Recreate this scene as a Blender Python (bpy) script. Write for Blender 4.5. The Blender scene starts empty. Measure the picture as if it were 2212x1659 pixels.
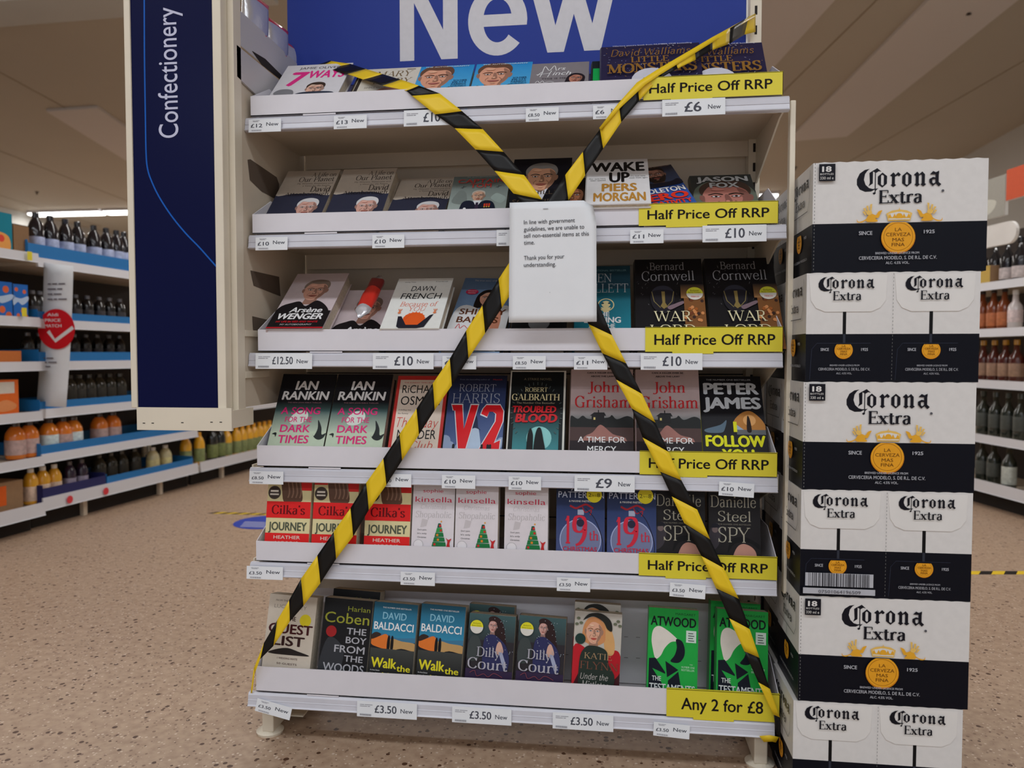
import bpy, bmesh, math, random
from math import sin, cos, pi, radians, atan2, hypot, sqrt
from mathutils import Vector, Matrix
random.seed(7)
SC = bpy.context.scene
COL = SC.collection

# ---------------------------------------------------------------- camera, world, lights, exposure
F = 1640.0
CAM = Vector((0.8662, -1.7403, 0.9575))
YAW, PITCH = -0.1257, 0.0401
fwd = Vector((sin(YAW)*cos(PITCH), cos(YAW)*cos(PITCH), -sin(PITCH)))
rgt = Vector((cos(YAW), -sin(YAW), 0))
upv = rgt.cross(fwd)
cd = bpy.data.cameras.new('camera')
cam = bpy.data.objects.new('camera', cd)
COL.objects.link(cam)
cam.matrix_world = Matrix(((rgt.x, upv.x, -fwd.x, CAM.x), (rgt.y, upv.y, -fwd.y, CAM.y),
                           (rgt.z, upv.z, -fwd.z, CAM.z), (0, 0, 0, 1)))
cd.sensor_width = 36
cd.lens = F*36/2212
cd.clip_start = 0.02
cd.dof.use_dof = True
cd.dof.focus_distance = 1.82
cd.dof.aperture_fstop = 3.4
SC.camera = cam
vs = SC.view_settings
vs.view_transform = 'Standard'
vs.look = 'None'
vs.exposure = 0.06
vs.gamma = 1.0
vs.use_curve_mapping = False
W = bpy.data.worlds.new('world')
SC.world = W
W.use_nodes = True
W.node_tree.nodes['Background'].inputs[0].default_value = (0.86, 0.87, 0.92, 1)
W.node_tree.nodes['Background'].inputs[1].default_value = 0.55
CEIL = 3.6


def area(name, loc, sx, sy, power, col=(1, 0.97, 0.95)):
    l = bpy.data.lights.new(name, 'AREA')
    l.shape = 'RECTANGLE'
    l.size, l.size_y = sx, sy
    l.energy = power
    l.color = col
    o = bpy.data.objects.new(name, l)
    o.location = loc
    COL.objects.link(o)
    return o


# the ceiling's strip lights: rows running across the shop
area('strip_light_row', (1.0, -2.1, 3.5), 8.0, 0.30, 98, (0.89, 0.94, 1.0))
area('strip_light_row', (1.0, -5.8, 3.5), 9.0, 0.30, 165, (0.89, 0.94, 1.0))  # unseen row added behind the camera as fill into the shelves
area('strip_light_row', (0.0, 2.9, 3.5), 9.0, 0.25, 80)
area('strip_light_row', (-3.0, 11.2, 3.5), 13.0, 0.25, 300)


# ---------------------------------------------------------------- pixel -> point (2212 x 1659 frame), points then live in metres
def ray(x, y):
    return rgt*((x-1106)/F) - upv*((y-829.5)/F) + fwd


def onY(x, y, Y=0.0):
    d = ray(x, y)
    return CAM + d*((Y-CAM.y)/d.y)


def onZ(x, y, Z=0.0):
    d = ray(x, y)
    return CAM + d*((Z-CAM.z)/d.z)


def onP(x, y, P0, n):
    d = ray(x, y)
    return CAM + d*((Vector(P0)-CAM).dot(n)/d.dot(n))


# ---------------------------------------------------------------- materials
def lin(c):
    c = c/255.0
    return c/12.92 if c <= 0.04045 else ((c+0.055)/1.055)**2.4


def C(r, g, b, k=1.3):
    return tuple(min(0.88, lin(v)*k) for v in (r, g, b))+(1.0,)


def mat(name, col, rough=0.5, metal=0.0, noise=0.0, scale=30, bump=0.0, emit=None, spec=0.5, coat=0.0):
    m = bpy.data.materials.new(name)
    m.use_nodes = True
    nt = m.node_tree
    b = nt.nodes['Principled BSDF']
    b.inputs['Base Color'].default_value = col
    b.inputs['Roughness'].default_value = rough
    b.inputs['Metallic'].default_value = metal
    b.inputs['Specular IOR Level'].default_value = spec
    b.inputs['Coat Weight'].default_value = coat
    if noise or bump:
        tc = nt.nodes.new('ShaderNodeTexCoord')
        n = nt.nodes.new('ShaderNodeTexNoise')
        n.inputs['Scale'].default_value = scale
        n.inputs['Detail'].default_value = 4
        nt.links.new(tc.outputs['Object'], n.inputs['Vector'])
        if noise:
            r = nt.nodes.new('ShaderNodeValToRGB')
            r.color_ramp.elements[0].color = tuple(v*(1-noise) for v in col[:3])+(1,)
            r.color_ramp.elements[1].color = tuple(min(1, v*(1+noise)) for v in col[:3])+(1,)
            r.color_ramp.elements[0].position = 0.3
            r.color_ramp.elements[1].position = 0.7
            nt.links.new(n.outputs['Fac'], r.inputs['Fac'])
            nt.links.new(r.outputs['Color'], b.inputs['Base Color'])
        if bump:
            bp = nt.nodes.new('ShaderNodeBump')
            bp.inputs['Strength'].default_value = bump
            bp.inputs['Distance'].default_value = 0.002
            nt.links.new(n.outputs['Fac'], bp.inputs['Height'])
            nt.links.new(bp.outputs['Normal'], b.inputs['Normal'])
    if emit:
        b.inputs['Emission Color'].default_value = emit[:3]+(1,)
        b.inputs['Emission Strength'].default_value = emit[3]
    return m


def print_mat(name, rough, coat=0.0):
    """printed paper: colour comes from the ink colour stored per face, with faint paper grain"""
    m = bpy.data.materials.new(name)
    m.use_nodes = True
    nt = m.node_tree
    b = nt.nodes['Principled BSDF']
    a = nt.nodes.new('ShaderNodeVertexColor')
    a.layer_name = 'ink'
    tc = nt.nodes.new('ShaderNodeTexCoord')
    n = nt.nodes.new('ShaderNodeTexNoise')
    n.inputs['Scale'].default_value = 60
    mx = nt.nodes.new('ShaderNodeMix')
    mx.data_type = 'RGBA'
    mx.blend_type = 'MULTIPLY'
    mx.inputs[0].default_value = 0.12
    nt.links.new(tc.outputs['Object'], n.inputs['Vector'])
    nt.links.new(a.outputs['Color'], mx.inputs[6])
    nt.links.new(n.outputs['Fac'], mx.inputs[7])
    nt.links.new(mx.outputs[2], b.inputs['Base Color'])
    b.inputs['Roughness'].default_value = rough
    b.inputs['Coat Weight'].default_value = coat
    b.inputs['Coat Roughness'].default_value = 0.2
    b.inputs['Specular IOR Level'].default_value = 0.16
    return m


M = {}
M['ink'] = print_mat('printed_ink', 0.42, 0.0)
M['matt'] = print_mat('matt_ink', 0.75)
M['cream'] = mat('cream_metal', C(205, 196, 178, 1.25), 0.42, noise=0.03, scale=9)
M['shelf'] = mat('shelf_metal', C(196, 184, 166, 1.25), 0.45, noise=0.03, scale=7)
M['rail'] = mat('rail_plastic', C(188, 188, 196, 1.25), 0.28, noise=0.05, scale=14)
M['card'] = mat('white_card', C(203, 201, 207, 1.25), 0.6, noise=0.02, scale=16)
M['slot'] = mat('slot_dark', C(30, 22, 18, 1), 0.8)
M['paper'] = mat('paper', C(208, 211, 224, 1.3), 0.7, noise=0.015, scale=20, bump=0.05)
M['pages'] = mat('page_edges', C(196, 184, 165, 1.2), 0.85, noise=0.12, scale=180)
M['tape_y'] = mat('tape_yellow', C(230, 192, 34, 1.15), 0.4, spec=0.35)
M['tape_k'] = mat('tape_black', C(14, 13, 13, 1), 0.38, spec=0.3)
M['blue'] = mat('sign_blue', C(36, 56, 140, 1.2), 0.5, spec=0.2)
M['navy'] = mat('navy_panel', C(4, 10, 58, 1.0), 0.3, spec=0.12)
M['ywrap'] = mat('yellow_card', C(212, 198, 46, 1.18), 0.5)
M['boxw'] = mat('box_white', C(205, 203, 200, 1.25), 0.55, noise=0.03, scale=12)
M['steel'] = mat('staple_steel', (0.45, 0.45, 0.47, 1), 0.3, 1.0)
M['brown'] = mat('brown_card', C(140, 110, 80, 1.2), 0.8, noise=0.08, scale=25)
M['bluecard'] = mat('blue_card', C(22, 108, 172, 1.15), 0.55)
M['navycard'] = mat('navy_card', C(24, 28, 82, 1.3), 0.55)
M['back'] = mat('dark_back', C(52, 44, 40, 1.0), 0.7)
M['silverrail'] = mat('grey_rail', C(190, 190, 195, 1.3), 0.35)
M['glow'] = mat('tube_glow', (1, 1, 1, 1), 0.5, emit=(1, 0.98, 0.95, 9.0))
M['wall'] = mat('wall_paint', C(172, 172, 168, 1.25), 0.8, noise=0.02, scale=2)
M['plain'] = mat('matt_print_back', C(120, 120, 120), 0.6)


# ---------------------------------------------------------------- object helpers
def link(name, me, parent=None, loc=None, rot=None):
    o = bpy.data.objects.new(name, me)
    COL.objects.link(o)
    if parent is not None:
        o.parent = parent
    if loc is not None:
        o.location = loc
    if rot is not None:
        o.rotation_euler = rot
    return o


def tag(o, label, cat, group=None):
    o['label'] = label
    o['category'] = cat
    if group:
        o['group'] = group
    return o


def empty(name, label, cat, loc=(0, 0, 0), rot=(0, 0, 0), group=None):
    o = link(name, None, None, loc, rot)
    o.empty_display_size = 0.05
    return tag(o, label, cat, group)


def struct(o):
    o['kind'] = 'structure'
    return o


class MB:
    """mesh collector: vertices, faces, material slot per face"""
    def __init__(s):
        s.v, s.f, s.m, s.mats = [], [], [], []

    def slot(s, m):
        if m not in s.mats:
            s.mats.append(m)
        return s.mats.index(m)

    def poly(s, pts, m):
        k = len(s.v)
        s.v += [tuple(p) for p in pts]
        s.f.append(tuple(range(k, k+len(pts))))
        s.m.append(s.slot(m))

    def grid(s, rows, m, close=False):
        k = len(s.v)
        n = len(rows[0])
        for r in rows:
            s.v += [tuple(p) for p in r]
        for i in range(len(rows)-1):
            for j in range(n if close else n-1):
                j2 = (j+1) % n
                s.f.append((k+i*n+j, k+i*n+j2, k+(i+1)*n+j2, k+(i+1)*n+j))
                s.m.append(s.slot(m))

    def box(s, a, b, m):
        x0, y0, z0 = a
        x1, y1, z1 = b
        k = len(s.v)
        s.v += [(x0, y0, z0), (x1, y0, z0), (x1, y1, z0), (x0, y1, z0), (x0, y0, z1), (x1, y0, z1), (x1, y1, z1), (x0, y1, z1)]
        for f in ((0, 3, 2, 1), (4, 5, 6, 7), (0, 1, 5, 4), (1, 2, 6, 5), (2, 3, 7, 6), (3, 0, 4, 7)):
            s.f.append(tuple(k+i for i in f))
            s.m.append(s.slot(m))

    def prism(s, prof, x0, x1, m, axis='x'):
        """profile of (p,q) extruded along an axis: x -> (x,p,q); y -> (p,y,q); z -> (p,q,z)"""
        def P(t, p, q):
            return (t, p, q) if axis == 'x' else ((p, t, q) if axis == 'y' else (p, q, t))
        n = len(prof)
        k = len(s.v)
        s.v += [P(x0, *p) for p in prof]+[P(x1, *p) for p in prof]
        sl = s.slot(m)
        s.f += [tuple(k+i for i in range(n)), tuple(k+n+i for i in reversed(range(n)))]
        s.m += [sl, sl]
        for i in range(n):
            j = (i+1) % n
            s.f.append((k+i, k+n+i, k+n+j, k+j))
            s.m.append(sl)

    def lathe(s, prof, m, n=16, c=(0, 0, 0)):
        rows = [[(c[0]+r*cos(2*pi*j/n), c[1]+r*sin(2*pi*j/n), c[2]+z) for j in range(n)] for r, z in prof]
        s.grid(rows, m, close=True)
        s.poly(list(reversed(rows[0])), m)
        s.poly(rows[-1], m)

    def mesh(s, name, smooth=False, fix=True):
        me = bpy.data.meshes.new(name)
        me.from_pydata(s.v, [], s.f)
        for m in s.mats:
            me.materials.append(m)
        me.polygons.foreach_set('material_index', s.m)
        if smooth:
            me.polygons.foreach_set('use_smooth', [True]*len(s.f))
        if fix:
            bm = bmesh.new()
            bm.from_mesh(me)
            if smooth:
                bmesh.ops.remove_doubles(bm, verts=bm.verts, dist=1e-6)
            bmesh.ops.recalc_face_normals(bm, faces=bm.faces)
            bm.to_mesh(me)
            bm.free()
        me.update()
        return me

    def obj(s, name, parent=None, loc=None, rot=None, smooth=False, bevel=0.0):
        o = link(name, s.mesh(name, smooth), parent, loc, rot)
        if bevel:
            b = o.modifiers.new('bevel', 'BEVEL')
            b.width = bevel
            b.segments = 2
            b.limit_method = 'ANGLE'
            b.angle_limit = radians(40)
        return o


def boxobj(name, a, b, m, parent=None, bevel=0.0):
    q = MB()
    q.box(a, b, m)
    return q.obj(name, parent, bevel=bevel)


# ---------------------------------------------------------------- lettering
FC = bpy.data.curves.new('lettering_source', 'FONT')
FO = bpy.data.objects.new('lettering_source', FC)
_tc = {}


def sans(text, bold=0.0, shear=0.0, res=3):
    k = (text, bold, shear, res)
    if k not in _tc:
        FC.body = text
        FC.offset = bold
        FC.shear = shear
        FC.resolution_u = res
        me = bpy.data.meshes.new_from_object(FO)
        v = [(p.co.x, p.co.y) for p in me.vertices]
        f = [tuple(p.vertices) for p in me.polygons]
        bpy.data.meshes.remove(me)
        _tc[k] = (v, f, 0.728)
    return _tc[k]


def catmull(p, n=5):
    q = [p[0]]+list(p)+[p[-1]]
    out = []
    for i in range(1, len(q)-2):
        a, b, c, d = q[i-1], q[i], q[i+1], q[i+2]
        for k in range(n):
            t = k/n
            out.append(tuple(0.5*((2*b[j])+(-a[j]+c[j])*t+(2*a[j]-5*b[j]+4*c[j]-d[j])*t*t+(-a[j]+3*b[j]-3*c[j]+d[j])*t**3) for j in (0, 1)))
    out.append(tuple(p[-1]))
    return out


# seriffed capitals and small letters as pen strokes: s stem, n thin line, k thick line, h bar, v tick, f foot, c curve
GL = {
 'A': (64, 'n 6 0 32 70;k 31 70 58 0;h 16 48 24;f 7 0;f 57 0'),
 'B': (58, 's 14;f 12 0;f 12 70;c 14 69 34 69 45 61 45 53 42 42 30 37 14 37;c 14 37 38 37 51 29 51 18 48 6 34 1 14 1'),
 'C': (62, 'c 54 54 47 65 34 70 20 65 9 50 8 35 10 18 20 5 35 0 48 4 55 16;v 54 50 70'),
 'D': (68, 's 14;f 12 0;f 12 70;c 14 69 38 69 56 56 60 35 56 14 38 1 14 1'),
 'E': (54, 's 14;h 5 48 69;h 14 38 37;h 5 50 1;v 48 55 70;v 50 0 15;v 38 30 44'),
 'F': (50, 's 14;h 5 48 69;h 14 36 36;f 13 0;v 48 55 70;v 36 30 42'),
 'G': (68, 'c 55 54 47 65 34 70 20 65 9 50 8 35 10 18 20 5 35 0 48 3 54 10;s 54 0 28;f 53 28;v 56 50 70'),
 'H': (72, 's 14;s 57;f 13 0;f 13 70;f 57 0;f 57 70;h 14 57 36'),
 'I': (28, 's 14;f 14 0;f 14 70'),
 'J': (36, 'c 24 70 24 12 20 -4 8 -10 2 -5;f 23 70'),
 'K': (64, 's 14;f 13 0;f 13 70;n 16 30 50 70;k 28 42 56 0;f 54 0;f 50 70'),
 'L': (52, 's 14;f 13 70;h 5 48 1;v 48 0 18'),
 'M': (82, 'n 12 0 12 70;k 13 70 40 4;n 40 4 66 70;s 67;f 12 0;f 67 0;f 9 70;f 70 70'),
 'N': (72, 'n 12 0 12 70;k 12 70 58 2;n 58 0 58 70;f 12 0;f 9 70;f 58 70'),
 'O': (70, 'c 35 70 20 66 9 52 8 35 9 18 20 4 35 0 50 4 61 18 62 35 61 52 50 66 35 70'),
 'P': (54, 's 14;f 14 0;f 12 70;c 14 69 34 69 48 62 49 51 46 38 32 32 14 33'),
 'R': (62, 's 14;f 14 0;f 12 70;c 14 69 34 69 46 62 47 53 44 41 32 36 14 37;k 30 37 54 0;f 55 0'),
 'S': (50, 'c 42 58 36 68 24 70 12 64 9 54 14 44 26 37 38 30 43 20 38 6 26 0 14 3 7 14;v 42 52 70;v 7 0 18'),
 'T': (60, 's 30;f 30 0;h 5 55 69;v 5 54 70;v 55 54 70'),
 'U': (68, 's 14 18 70;f 13 70;c 14 20 17 6 32 0 48 4 56 20;n 56 18 56 70;f 56 70'),
 'V': (64, 'k 6 70 32 0;n 32 0 58 70;f 7 70;f 57 70'),
 'W': (92, 'k 6 70 27 0;n 27 0 46 66;k 44 70 66 0;n 66 0 86 70;f 8 70;f 44 70;f 85 70'),
 'Y': (62, 'k 6 70 31 34;n 31 34 56 70;s 31 0 36;f 31 0;f 8 70;f 55 70'),
 'a': (46, 'c 9 38 14 45 24 46 32 40 33 30;s 33 4 34;n 33 4 41 2;c 33 29 18 26 9 19 8 10 13 1 22 0 33 9'),
 'b': (52, 's 12 0 72;t 12 72;c 12 38 24 46 36 44 44 34 45 22 41 8 30 0 20 1 12 7'),
 'c': (44, 'c 38 36 32 45 22 46 12 40 7 24 11 7 22 0 32 3 39 12'),
 'd': (52, 's 40 0 72;t 40 72;c 40 38 30 46 18 45 9 36 7 22 11 7 22 0 32 2 40 9;n 40 2 48 2'),
 'e': (46, 'h 8 39 26;c 39 26 37 40 24 46 12 40 7 24 11 7 23 0 33 3 40 12'),
 'f': (32, 's 14 0 58;f 14 0;h 4 28 45;c 14 56 17 68 26 72 33 66'),
 'g': (48, 'c 22 46 12 42 9 32 12 22 22 18 32 22 36 32 32 42 22 46;n 34 42 44 46;c 14 19 10 12 18 7 34 5 42 -4 36 -16 22 -20 8 -16 6 -6 14 3'),
 'h': (54, 's 12 0 72;t 12 72;f 12 0;c 12 36 24 45 34 46 40 38 40 30;s 40 0 34;f 40 0'),
 'i': (26, 's 13 0 45;t 13 45;f 13 0;o 13 62 6'),
 'k': (52, 's 12 0 72;t 12 72;f 12 0;n 14 18 38 45;k 22 28 44 0;f 43 0;f 38 45'),
 'l': (26, 's 13 0 72;t 13 72;f 13 0'),
 'm': (80, 's 12 0 45;t 12 45;f 12 0;c 12 36 24 45 32 46 38 38 38 30;s 38 0 34;f 38 0;c 38 36 50 45 58 46 65 38 65 30;s 65 0 34;f 65 0'),
 'n': (54, 's 12 0 45;t 12 45;f 12 0;c 12 36 24 45 34 46 40 38 40 30;s 40 0 34;f 40 0'),
 'o': (50, 'c 25 46 14 43 8 33 7 23 8 13 14 3 25 0 36 3 42 13 43 23 42 33 36 43 25 46'),
 'p': (52, 's 12 -20 45;t 12 45;f 12 -20;c 12 38 24 46 36 44 44 34 45 22 41 8 30 0 20 1 12 7'),
 'q': (52, 's 40 -20 46;f 40 -20;c 40 38 30 46 18 45 9 36 7 22 11 7 22 0 32 2 40 9'),
 'r': (38, 's 12 0 45;t 12 45;f 12 0;c 12 32 18 42 28 46 35 41'),
 's': (38, 'c 31 36 26 45 18 46 10 42 8 34 14 27 24 22 31 15 30 5 20 0 12 2 6 10'),
 't': (32, 's 14 6 60;h 3 28 45;c 14 10 17 1 24 0 30 6'),
 'u': (54, 's 12 10 45;t 12 45;c 12 12 16 2 26 0 36 6 41 14;s 41 0 45;t 41 45;n 41 2 49 2'),
 'v': (50, 'k 6 45 25 0;n 25 0 43 45;f 7 45;f 42 45'),
 'w': (72, 'k 6 45 22 0;n 22 0 36 43;k 34 45 50 0;n 50 0 65 45;f 7 45;f 34 45;f 64 45'),
 'x': (50, 'k 8 45 40 0;n 8 0 40 45;f 9 0;f 39 0;f 9 45;f 39 45'),
 'y': (50, 'k 6 45 25 0;n 14 -20 43 45;f 7 45;f 42 45;o 13 -17 5'),
 '1': (34, 's 18;f 18 0;n 6 58 18 70'),
 '9': (50, 'c 24 70 12 66 7 50 11 36 24 32 36 38 40 50 36 65 24 70;c 40 50 38 24 26 6 12 0'),
 "'": (18, 'k 10 72 8 56'),
 ' ': (26, ''),
}


def pen(text, thick=10, thin=3.2, serif=True, shear=0.0, sp=0):
    key = ('pen', text, thick, thin, serif, shear, sp)
    if key in _tc:
        return _tc[key]
    V, Fc = [], []
    ox = 0.0

    def quadline(a, b, wa):
        dx, dy = b[0]-a[0], b[1]-a[1]
        L = hypot(dx, dy) or 1
        nx, ny = -dy/L*wa/2, dx/L*wa/2
        k = len(V)
        V.extend([(a[0]+nx, a[1]+ny), (a[0]-nx, a[1]-ny), (b[0]-nx, b[1]-ny), (b[0]+nx, b[1]+ny)])
        Fc.append((k, k+1, k+2, k+3))

    def rect(x0, y0, x1, y1):
        k = len(V)
        V.extend([(x0, y0), (x1, y0), (x1, y1), (x0, y1)])
        Fc.append((k, k+1, k+2, k+3))
    for ch in text:
        adv, ops = GL.get(ch, GL[' '])
        for op in ops.split(';'):
            t = op.split()
            if not t:
                continue
            a = [float(x) for x in t[1:]]
            o = t[0]
            if o == 's':
                if len(a) == 1:
                    a += [0, 70]
                rect(ox+a[0]-thick/2, a[1], ox+a[0]+thick/2, a[2])
            elif o == 'n':
                quadline((ox+a[0], a[1]), (ox+a[2], a[3]), thin)
            elif o == 'k':
                quadline((ox+a[0], a[1]), (ox+a[2], a[3]), thick)
            elif o == 'h':
                rect(ox+a[0], a[2]-thin/2, ox+a[1], a[2]+thin/2)
            elif o == 'v' and serif:
                rect(ox+a[0]-thin/2, a[1], ox+a[0]+thin/2, a[2])
            elif o == 'f' and serif:
                w = thick/2+5
                d = thin if a[1] < 30 else -thin
                rect(ox+a[0]-w, min(a[1], a[1]+d), ox+a[0]+w, max(a[1], a[1]+d))
            elif o == 't' and serif:
                k = len(V)
                V.extend([(ox+a[0]-thick/2-5, a[1]-4), (ox+a[0]-thick/2, a[1]-7), (ox+a[0]+thick/2, a[1]), (ox+a[0], a[1])])
                Fc.append((k, k+1, k+2, k+3))
            elif o == 'o':
                k = len(V)
                r = max(a[2], thick*0.6)
                V.extend([(ox+a[0]+r*cos(i*pi/4), a[1]+r*sin(i*pi/4)) for i in range(8)])
                Fc.append(tuple(range(k, k+8)))
            elif o == 'c':
                p = catmull([(ox+a[i], a[i+1]) for i in range(0, len(a), 2)], 4)
                L_, R_ = [], []
                for i, q in enumerate(p):
                    q0, q1 = p[max(0, i-1)], p[min(len(p)-1, i+1)]
                    dx, dy = q1[0]-q0[0], q1[1]-q0[1]
                    L = hypot(dx, dy) or 1
                    w = thin+(thick-thin)*abs(dy/L)**1.3
                    nx, ny = -dy/L*w/2, dx/L*w/2
                    L_.append((q[0]+nx, q[1]+ny))
                    R_.append((q[0]-nx, q[1]-ny))
                k = len(V)
                n = len(p)
                V.extend(L_+R_)
                Fc.extend([(k+i, k+n+i, k+n+i+1, k+i+1) for i in range(n-1)])
        ox += adv+sp
    V = [((x+y*shear)/100.0, y/100.0) for x, y in V]
    _tc[key] = (V, Fc, 0.70)
    return _tc[key]


def split_faces(Fc):
    out, k = [], 0
    for f in Fc:
        out.append(tuple(range(k, k+len(f))))
        k += len(f)
    return out


def clip_faces(V, Fc, cols, box):
    x0, y0, x1, y1 = box
    if all(x0 <= v[0] <= x1 and y0 <= v[1] <= y1 for v in V):
        return V, Fc, cols
    NV, NF, NC = [], [], []
    for f in Fc:
        P = [(V[i][0], V[i][1], cols[i] if cols else None) for i in f]
        for ax, lim, sg in ((0, x0, 1), (0, x1, -1), (1, y0, 1), (1, y1, -1)):
            out = []
            for i in range(len(P)):
                a, b = P[i-1], P[i]
                da, db = (a[ax]-lim)*sg, (b[ax]-lim)*sg
                if (da >= 0) != (db >= 0):
                    t = da/(da-db)
                    out.append((a[0]+(b[0]-a[0])*t, a[1]+(b[1]-a[1])*t, tuple(p+(q-p)*t for p, q in zip(a[2], b[2])) if cols else None))
                if db >= 0:
                    out.append(b)
            P = out
            if not P:
                break
        if len(P) >= 3:
            k = len(NV)
            NV += [(p[0], p[1]) for p in P]
            NC += [p[2] for p in P]
            NF.append(tuple(range(k, k+len(P))))
    return NV, NF, (NC if cols else None)


class Print:
    """flat print in cover coordinates (metres). Art and lettering end up in two meshes."""
    def __init__(s, w=1.0, h=1.0, eps=0.00007, x0=0.0, y0=0.0):
        s.w, s.h, s.x0, s.y0, s.eps = w, h, x0, y0, eps
        s.art, s.let, s.n = [], [], 1
        s.clip = None
        s.marks = []

    def add(s, verts, faces, col, letter=False, cols=None):
        s.n += 1
        if s.clip:
            verts, faces, cols = clip_faces(verts, faces, cols, s.clip)
            if not faces:
                return
        (s.let if letter else s.art).append((verts, faces, col, s.n, cols))

    def mark(s, name):
        s.marks.append((len(s.let), name))

    def P(s, u, v):
        return (s.x0+u*s.w, s.y0+v*s.h)

    def poly(s, pts, col):
        s.add([s.P(*p) for p in pts], [tuple(range(len(pts)))], col)

    def rect(s, u0, v0, u1, v1, col, letter=False):
        s.add([s.P(u0, v0), s.P(u1, v0), s.P(u1, v1), s.P(u0, v1)], [(0, 1, 2, 3)], col, letter)

    def grad(s, v0, v1, c0, c1, u0=0.0, u1=1.0):
        s.add([s.P(u0, v0), s.P(u1, v0), s.P(u1, v1), s.P(u0, v1)], [(0, 1, 2, 3)], c0, False, [c0, c0, c1, c1])

    def ell(s, u, v, ru, rv, col, a0=0, a1=360, rot=0, n=28):
        """ru in widths, rv in widths too (so ru == rv is round)"""
        cx, cy = s.P(u, v)
        pts = []
        for i in range(n+1 if a1-a0 < 360 else n):
            a = radians(a0+(a1-a0)*i/n)
            x, y = ru*s.w*cos(a), rv*s.w*sin(a)
            r = radians(rot)
            pts.append((cx+x*cos(r)-y*sin(r), cy+x*sin(r)+y*cos(r)))
        s.add(pts, [tuple(range(len(pts)))], col)

    def blob(s, pts, col, n=4):
        q = catmull([pts[-1]]+list(pts)+[pts[0], pts[1]], n)
        q = q[n:-n-1]
        s.poly(q, col)

    def line(s, pts, wd, col, smooth=False, letter=False):
        if smooth:
            pts = catmull(pts, 5)
        p = [s.P(*q) for q in pts]
        L_, R_ = [], []
        for i in range(len(p)):
            a, b = p[max(0, i-1)], p[min(len(p)-1, i+1)]
            dx, dy = b[0]-a[0], b[1]-a[1]
            L = hypot(dx, dy) or 1
            nx, ny = -dy/L*wd*s.w/2, dx/L*wd*s.w/2
            L_.append((p[i][0]+nx, p[i][1]+ny))
            R_.append((p[i][0]-nx, p[i][1]-ny))
        n = len(p)
        s.add(L_+R_, [(i, n+i, n+i+1, i+1) for i in range(n-1)], col, letter)

    def text(s, t, u0, u1, v0, v1, col, kind='sans', bold=0.0, shear=0.0, rot=0, res=3, thick=10, thin=3.2, slope=0.0, col2=None, serif=True):
        if kind == 'sans':
            ex = max(0.0, bold)
            V, Fc, cap = sans(t, 0.0, shear, res)
        else:
            ex = 0.0
            V, Fc, cap = pen(t, thick, thin, serif, shear)
            # each stroke on a hair's breadth of its own so that crossing strokes never share a plane
            V, Fc = [V[i] for f in Fc for i in f], split_faces(Fc)
        if not V:
            return
        x0 = min(v[0] for v in V)
        x1 = max(v[0] for v in V)
        sx = (u1-u0)/(x1-x0)
        sy = (v1-v0)/cap
        pts = [(u0+(x-x0)*sx, v0+y*sy+(x-x0)*sx*slope) for x, y in V]
        if rot == 90:      # u0..u1 is then the run upwards, v0 the baseline's distance from the left
            pts = [(-b, a) for a, b in pts]
        cols = None
        if col2:
            cols = [tuple(c1*(1-min(1, max(0, y/cap)))+c2*min(1, max(0, y/cap)) for c1, c2 in zip(col, col2)) for x, y in V]
        if ex > 0:
            for dx, dy in ((-ex, 0), (ex, 0), (0, ex*.6), (0, -ex*.6)):
                s.add([s.P(p[0]+dx*sx, p[1]+dy*sy) for p in pts], Fc, col, True, cols)
                s.n -= 0.8
            s.n += 0.6
        else:
            s.add([s.P(*p) for p in pts], Fc, col, True, cols)
            if kind != 'sans' and s.let:
                s.let[-1:] = [it+('pen',) for it in s.let[-1:]]

    def build(s, which, name, parent, material, flip=1, loc=None, rot=None, off=0.0):
        items = s.art if which == 'art' else s.let
        if which == 'let' and s.marks:
            marks, s.marks, allit, out = s.marks, [], s.let, None
            for k, (i0, nm) in enumerate(marks):
                s.let = allit[i0:(marks[k+1][0] if k+1 < len(marks) else len(allit))]
                out = s.build('let', nm, parent, material, flip, loc, rot, off)
            s.let = allit
            return out
        if not items:
            return None
        V, Fc, Cc = [], [], []
        for it in items:
            verts, faces, col, n, cols = it[:5]
            k = len(V)
            if len(it) > 5:
                dz = [0]*len(verts)
                for fi, f in enumerate(faces):
                    for i in f:
                        dz[i] = (fi % 7)*0.14
                V += [(x, -(off+s.eps*(n+z)), y) for (x, y), z in zip(verts, dz)]
            else:
                V += [(x, -(off+s.eps*n), y) for x, y in verts]
            for f in faces:
                Fc.append(tuple(k+i for i in f))
                Cc += [(cols[i] if cols else col) for i in f]
        me = bpy.data.meshes.new(name)
        me.from_pydata(V, [], Fc)
        me.materials.append(material)
        at = me.color_attributes.new('ink', 'FLOAT_COLOR', 'CORNER')
        at.data.foreach_set('color', [c for q in Cc for c in q])
        me.update()
        return link(name, me, parent, loc, rot)


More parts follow.
